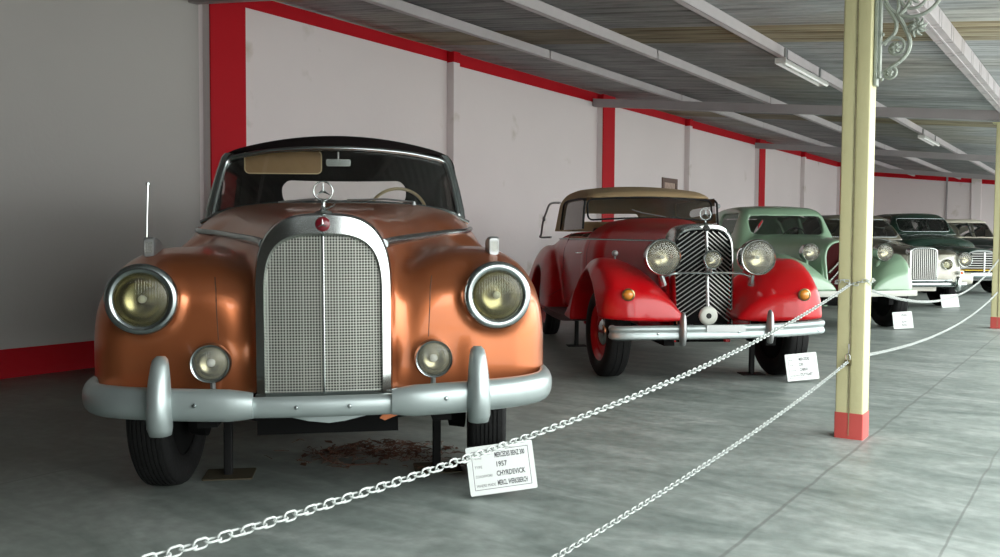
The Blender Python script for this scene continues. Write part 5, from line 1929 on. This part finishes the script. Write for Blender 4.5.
def saloon(loc, yaw, label, paint, roof_paint=None, W=0.94, zbon=1.05, zroof=1.62, ztw=0.95, ws=(0.62, 1.24, 1.50), split=False, res=0.026, cab_front=2.0, zb=1.2, frame=None, hwf=0.28, wt=0.58):
    """post-war saloon with integrated front wings"""
    root = empty('car', loc, yaw, label, 'car')
    AX, RX = 0.80, 3.75
    hw = curve([(0.1, hwf), (0.5, hwf + 0.04), (1.0, 0.42), (1.6, 0.60), (2.1, 0.74)])
    ht = curve([(0.1, zbon - 0.03), (0.3, zbon), (0.9, zbon + 0.04), (1.5, zbon + 0.09), (2.1, zb), (2.4, zb)])
    zt = curve([(0.1, ztw - 0.12), (0.3, ztw - 0.02), (0.6, ztw + 0.02), (1.2, ztw), (2.0, ztw - 0.08), (3.0, ztw - 0.15)])
    bw = curve([(1.4, W - 0.08), (2.2, W - 0.05), (3.4, W - 0.05), (4.2, W - 0.10), (4.9, W - 0.3)])
    bt = curve([(1.4, zb - 0.12), (2.2, zb), (3.6, zb), (4.2, zb - 0.08), (4.7, zb - 0.3), (4.9, zb - 0.5)])
    zr = curve([(2.0, zroof - 0.08), (2.4, zroof - 0.01), (2.9, zroof), (3.4, zroof - 0.03), (3.9, zroof - 0.15), (4.2, zroof - 0.3)])
    cab = cabin_fn(zb, W - 0.16, zroof, wt, zr, cab_front, 0.62, 4.25, 0.9, 0.14, 0.07, 0.15, 0.08)

    def shell(x, y, z):
        ax = np.abs(x)
        d1 = sell(x, z - 0.7, hw(y), ht(y) - 0.7, 3.0)
        d1 = np.where(z < 0.7, ax - hw(y), d1)
        d1 = smax(smax(d1, 0.12 - y, 0.03), y - 2.4, 0.05)
        d2 = wing_sdf(x, y, z, W - 0.30, 0.30, 0.36, 0.55, zt, p=2.8, pi_=2.4, ymin=0.18, ymax=3.0, low=0.42)
        d2 = np.minimum(d2, smax(smax(np.abs(ax - (W - 0.30)) - 0.30, np.abs(z - 0.5) - 0.10, 0.05), np.maximum(0.2 - y, y - 3.0), 0.08))
        d5 = sell(x, z - 0.7, bw(y), np.maximum(bt(y) - 0.7, 0.06), 3.8)
        d5 = np.where(z < 0.7, ax - bw(y), d5)
        d5 = smax(smax(d5, 1.4 - y, 0.2), y - 4.85, 0.15)
        d5 = smax(d5, 0.33 - z, 0.03)
        d6 = sbox(ax, y, z, (0.35, 0.7, 0.66), (0.36, 0.42, 0.22), 0.1)
        d = smin(smin(d1, d2, 0.08), smin(d5, d6, 0.1), 0.08)
        d = smax(d, -smax(cylx(y, z, (AX, 0.36), 0.40), 0.5 - ax, 0.03), 0.02)
        d = smax(d, -smax(cylx(y, z, (RX, 0.36), 0.39), 0.58 - ax, 0.03), 0.02)
        d = smax(d, -smax(ax - 0.5, np.maximum(0.4 - y, np.maximum(y - 1.4, z - 0.55)), 0.04), 0.02)
        return smax(d, -smax(ax - 0.7, np.maximum(2.2 - y, np.maximum(y - 3.95, np.maximum(0.5 - z, z - 1.5))), 0.04), 0.02)

    def roofd(x, y, z):
        ax = np.abs(x)
        c = cab(x, y, z)
        d = smax(c, -(c + 0.045), 0.01)
        w1 = np.maximum(rect2(ax, z, -ws[0], ws[0], ws[1], ws[2], 0.07), y - 2.75)
        w2 = rect2(y, z, 2.55, 3.05, ws[1] + 0.01, ws[2] + 0.0, 0.07)
        w3 = rect2(y, z, 3.12, 3.72, ws[1] + 0.01, ws[2] - 0.01, 0.10)
        w4 = np.maximum(rect2(ax, z, -0.42, 0.42, ws[1] + 0.06, ws[2] - 0.03, 0.08), 3.3 - y)
        for w in (w1, w2, w3, w4): d = smax(d, -w, 0.01)
        return np.maximum(d, (zb - 0.03) - z)
    net_object('body', shell, (-1.06, 0.0, 0.3), (1.06, 4.95, 1.35), res, paint, root)
    net_object('roof', roofd, (-0.95, 1.9, zb - 0.08), (0.95, 4.4, zroof + 0.06), res * 0.8, roof_paint or paint, root)
    masks = [('rear_window', lambda x, y, z: (y > 3.4) & (np.abs(x) < 0.46) & (z > ws[1] + 0.03) & (z < ws[2])),
             ('side_window', lambda x, y, z: (x < -0.5) & (y > 2.5) & (y < 3.76) & (z > ws[1] - 0.02) & (z < ws[2] + 0.02)),
             ('side_window', lambda x, y, z: (x > 0.5) & (y > 2.5) & (y < 3.76) & (z > ws[1] - 0.02) & (z < ws[2] + 0.02)),
             ('windscreen', lambda x, y, z: (y < 2.5) & (np.abs(x) < ws[0] + 0.05) & (z > ws[1] - 0.03) & (z < ws[2] + 0.03))]
    cabin_panes(root, cab, masks, (-0.95, 1.8, zb - 0.1), (0.95, 4.5, zroof + 0.1), 0.05, 0.02)
    # windscreen surround follows the cabin surface
    if frame:
        lp = rrect(-ws[0] - 0.01, ws[0] + 0.01, ws[1] - 0.01, ws[2] + 0.01, 0.08, 4)
        path = []
        for i in range(len(lp)):
            p, q = lp[i], lp[(i + 1) % len(lp)]
            k = 8 if math.hypot(p[0] - q[0], p[1] - q[1]) > 0.2 else 1
            for j in range(k):
                a, b = p[0] + (q[0] - p[0]) * j / k, p[1] + (q[1] - p[1]) * j / k
                path.append((a, surf_y(cab, a, b, 1.5, 3.2) - 0.004, b))
        MB().tube(path, 0.007, 6, closed=True).build('windscreen_frame', frame, root, angle=180)
    if split:
        MB().tube([(0, surf_y(cab, 0, z, 1.5, 3.0), z) for z in np.linspace(ws[1], ws[2], 6)], 0.016, 6).build('windscreen_divider', roof_paint if False else M['dark_grey_car'], root)
    mb = MB().box(-0.5, 0.5, 0.45, 0.55, 0.36, 0.46).tube([(-0.7, AX, 0.35), (0.7, AX, 0.35)], 0.05)
    for s in (-1, 1):
        mb.box(s * 0.42, s * 0.5, 0.2, 4.4, 0.33, 0.43).box(s * 0.42, s * 0.45, 0.02, 0.3, 0.40, 0.44)
    mb.build('chassis', M['dark'], root, smooth=False)
    for s in (-1, 1):
        for y in (AX, RX):
            wheel(root, s * (W - 0.22), y, 0.345, 0.18, M['dark_grey_car'], M['chrome'], fine=False)
    mb = MB().box(-0.72, 0.72, 2.2, 2.3, 0.9, zb - 0.05)
    mb.build('dashboard', M['leather'], root, bevel=0.02)
    seats(root, (3.0, 3.75), 0.62, 0.5, 1.15)
    steering(root, (0.36, 2.62, 1.20), 0.19, M['black_paint'])
    return root, shell


def bumper_blade(root, half, z, y0=0.0, h=0.045, m=None, name='bumper', d=0.04):
    pts = smooth_pts([(-half, 0.22 + y0, z), (-half + 0.07, 0.09 + y0, z), (-half * 0.55, 0.02 + y0, z), (0, y0, z), (half * 0.55, 0.02 + y0, z), (half - 0.07, 0.09 + y0, z), (half, 0.22 + y0, z)], 5)
    prof = [(d * math.cos(q) * (1 if math.cos(q) > 0 else 0.3), h * math.copysign(abs(math.sin(q)) ** 0.8, math.sin(q))) for q in [2 * PI * i / 16 for i in range(16)]]
    return MB().sweep(pts, prof).build(name, m or M['old_chrome'], root, angle=60)


# 4: brown over cream
root, sh = saloon((7.01, 14.8, 0), math.radians(6.5), 'brown over cream saloon with upright barred chrome grille, behind the near post',
                  M['two_tone'], M['brown_roof'] if 'brown_roof' in M else M['two_tone'], W=1.0, zbon=1.02, zroof=1.63, ztw=0.96, ws=(0.70, 1.205, 1.515), zb=1.165, cab_front=1.98, frame=M['old_chrome'], hwf=0.27, wt=0.62)
o_ = arch_outline(0.235, 0.90, 0.115, 0.475, 3.6)
rings = []
for dy, k_, kz in ((0.12, 1.06, 1.2), (0.02, 1.06, 1.2), (-0.012, 1.03, 1.1), (-0.016, 0.97, 0.95), (0.0, 0.93, 0.85), (0.03, 0.92, 0.84)):
    rings.append([(a * k_, 0.08 + dy, 0.90 + (b - 0.90) * (kz if b > 0.90 else 1)) for a, b in o_])
MB().grid(rings).rbox(-0.24, 0.24, 0.07, 0.16, 0.46, 0.49, 0.008, 'xz').build('grille_shell', M['chrome'], root, angle=60)
MB().prism([(a * 0.95, 0.9 + (b - 0.9) * 0.95) for a, b in o_], 0.115, 0.125, 'xz').build('radiator_core', M['dark'], root, smooth=False)
for i in range(13):
    x = -0.207 + 0.414 * i / 12
    MB().tube([(x, 0.085, 0.485), (x, 0.085, arch_top(x, 0.22, 0.9, 0.098, 3.6) - 0.004)], 0.009, 6).build('grille_bar', M['bar_chrome'], root)
for s in (-1, 1):
    lamp(root, 'headlight', (s * 0.795, 0.16, 0.82), 0.125, 0.2, 0.016, lens=M['clear_lens'], rimm=M['chrome'])
    f = lamp(root, 'fog_lamp', (s * 0.475, 0.15, 0.74), 0.088, 0.12, 0.012, lens=M['lens'], rimm=M['chrome'])
    rows = []
    for dz, w in ((-0.13, 0.02), (-0.10, 0.045), (0.0, 0.05), (0.09, 0.04), (0.12, 0.02)):
        rows.append([(s * 0.53 + w * math.cos(q), -0.05 - 1.2 * w * math.sin(q), 0.43 + dz) for q in [2 * PI * i / 14 for i in range(14)]])
    MB().grid(rows, closed_v=True, cap=True).build('overrider', M['chrome'], root, angle=60)
    t_ = MB().rbox(s * 0.70 - 0.035, s * 0.70 + 0.035, 0.10, 0.2, 0.565, 0.635, 0.02, 'xz').build('side_lamp', M['chrome'], root, angle=40)
    MB().lathe([(0, -0.02), (0.02, -0.014), (0.026, 0)], (s * 0.70, 0.10, 0.60), 'y', 16, cap=False).build('lens', M['orange_lens'], t_, label='orange lens')
bumper_blade(root, 0.80, 0.415, 0.0, 0.042)
bumper_blade(root, 0.60, 0.475, 0.03, 0.02, name='bumper_bar', d=0.02)

# 5: dark green
root, sh = saloon((10.1, 18.75, 0), math.radians(8), 'dark green saloon with horizontal chrome grille bars, behind the brown and cream car',
                  M['dark_green'], None, W=1.0, zbon=0.98, zroof=1.775, ztw=0.94, ws=(0.62, 1.35, 1.63), zb=1.29, frame=M['old_chrome'], hwf=0.34, wt=0.60)
mb = MB().prism(arch_outline(0.36, 0.74, 0.15, 0.46, 3.0), 0.09, 0.11, 'xz')
mb.build('grille_back', M['dark'], root, smooth=False)
for i in range(9):
    z = 0.47 + i * 0.049
    w = 0.60 if z < 0.56 else (0.48 if z < 0.72 else 0.36 * (1 - ((z - 0.72) / 0.18) ** 2.5) ** 0.4)
    pts = [(x, 0.03 + 0.25 * x * x, z) for x in np.linspace(-w, w, 13)]
    MB().tube(pts, 0.010, 6).build('grille_bar', M['bar_chrome'] if i != 1 else M['yellow'], root, label=None if i != 1 else 'yellow bar low in the grille')
MB().tube([(0, 0.02, 0.48), (0, 0.02, 0.89)], 0.02).build('grille_centre_bar', M['chrome'], root)
bumper_blade(root, 0.92, 0.42, -0.05, 0.07)
for s in (-1, 1):
    lamp(root, 'headlight', (s * 0.74, 0.14, 0.84), 0.11, 0.2, 0.016, lens=M['clear_lens'], rimm=M['chrome'])

# 6: ivory roof
root, sh = saloon((13.3, 22.85, 0), math.radians(8), 'dark saloon with ivory roof and two-piece windscreen, last and farthest in the row',
                  M['dark_grey_car'], M['ivory'], W=1.0, zbon=1.12, zroof=1.74, ztw=1.0, ws=(0.76, 1.235, 1.625), zb=1.2, split=True, hwf=0.34, wt=0.72)
for i in range(6):
    z = 0.55 + i * 0.07
    MB().tube([(x, 0.03 + 0.25 * x * x, z) for x in np.linspace(-0.36, 0.36, 9)], 0.014, 6).build('grille_bar', M['chrome'], root)
bumper_blade(root, 0.92, 0.42, -0.05, 0.06)
for s in (-1, 1):
    lamp(root, 'headlight', (s * 0.74, 0.14, 0.84), 0.11, 0.2, 0.016, lens=M['clear_lens'], rimm=M['chrome'])
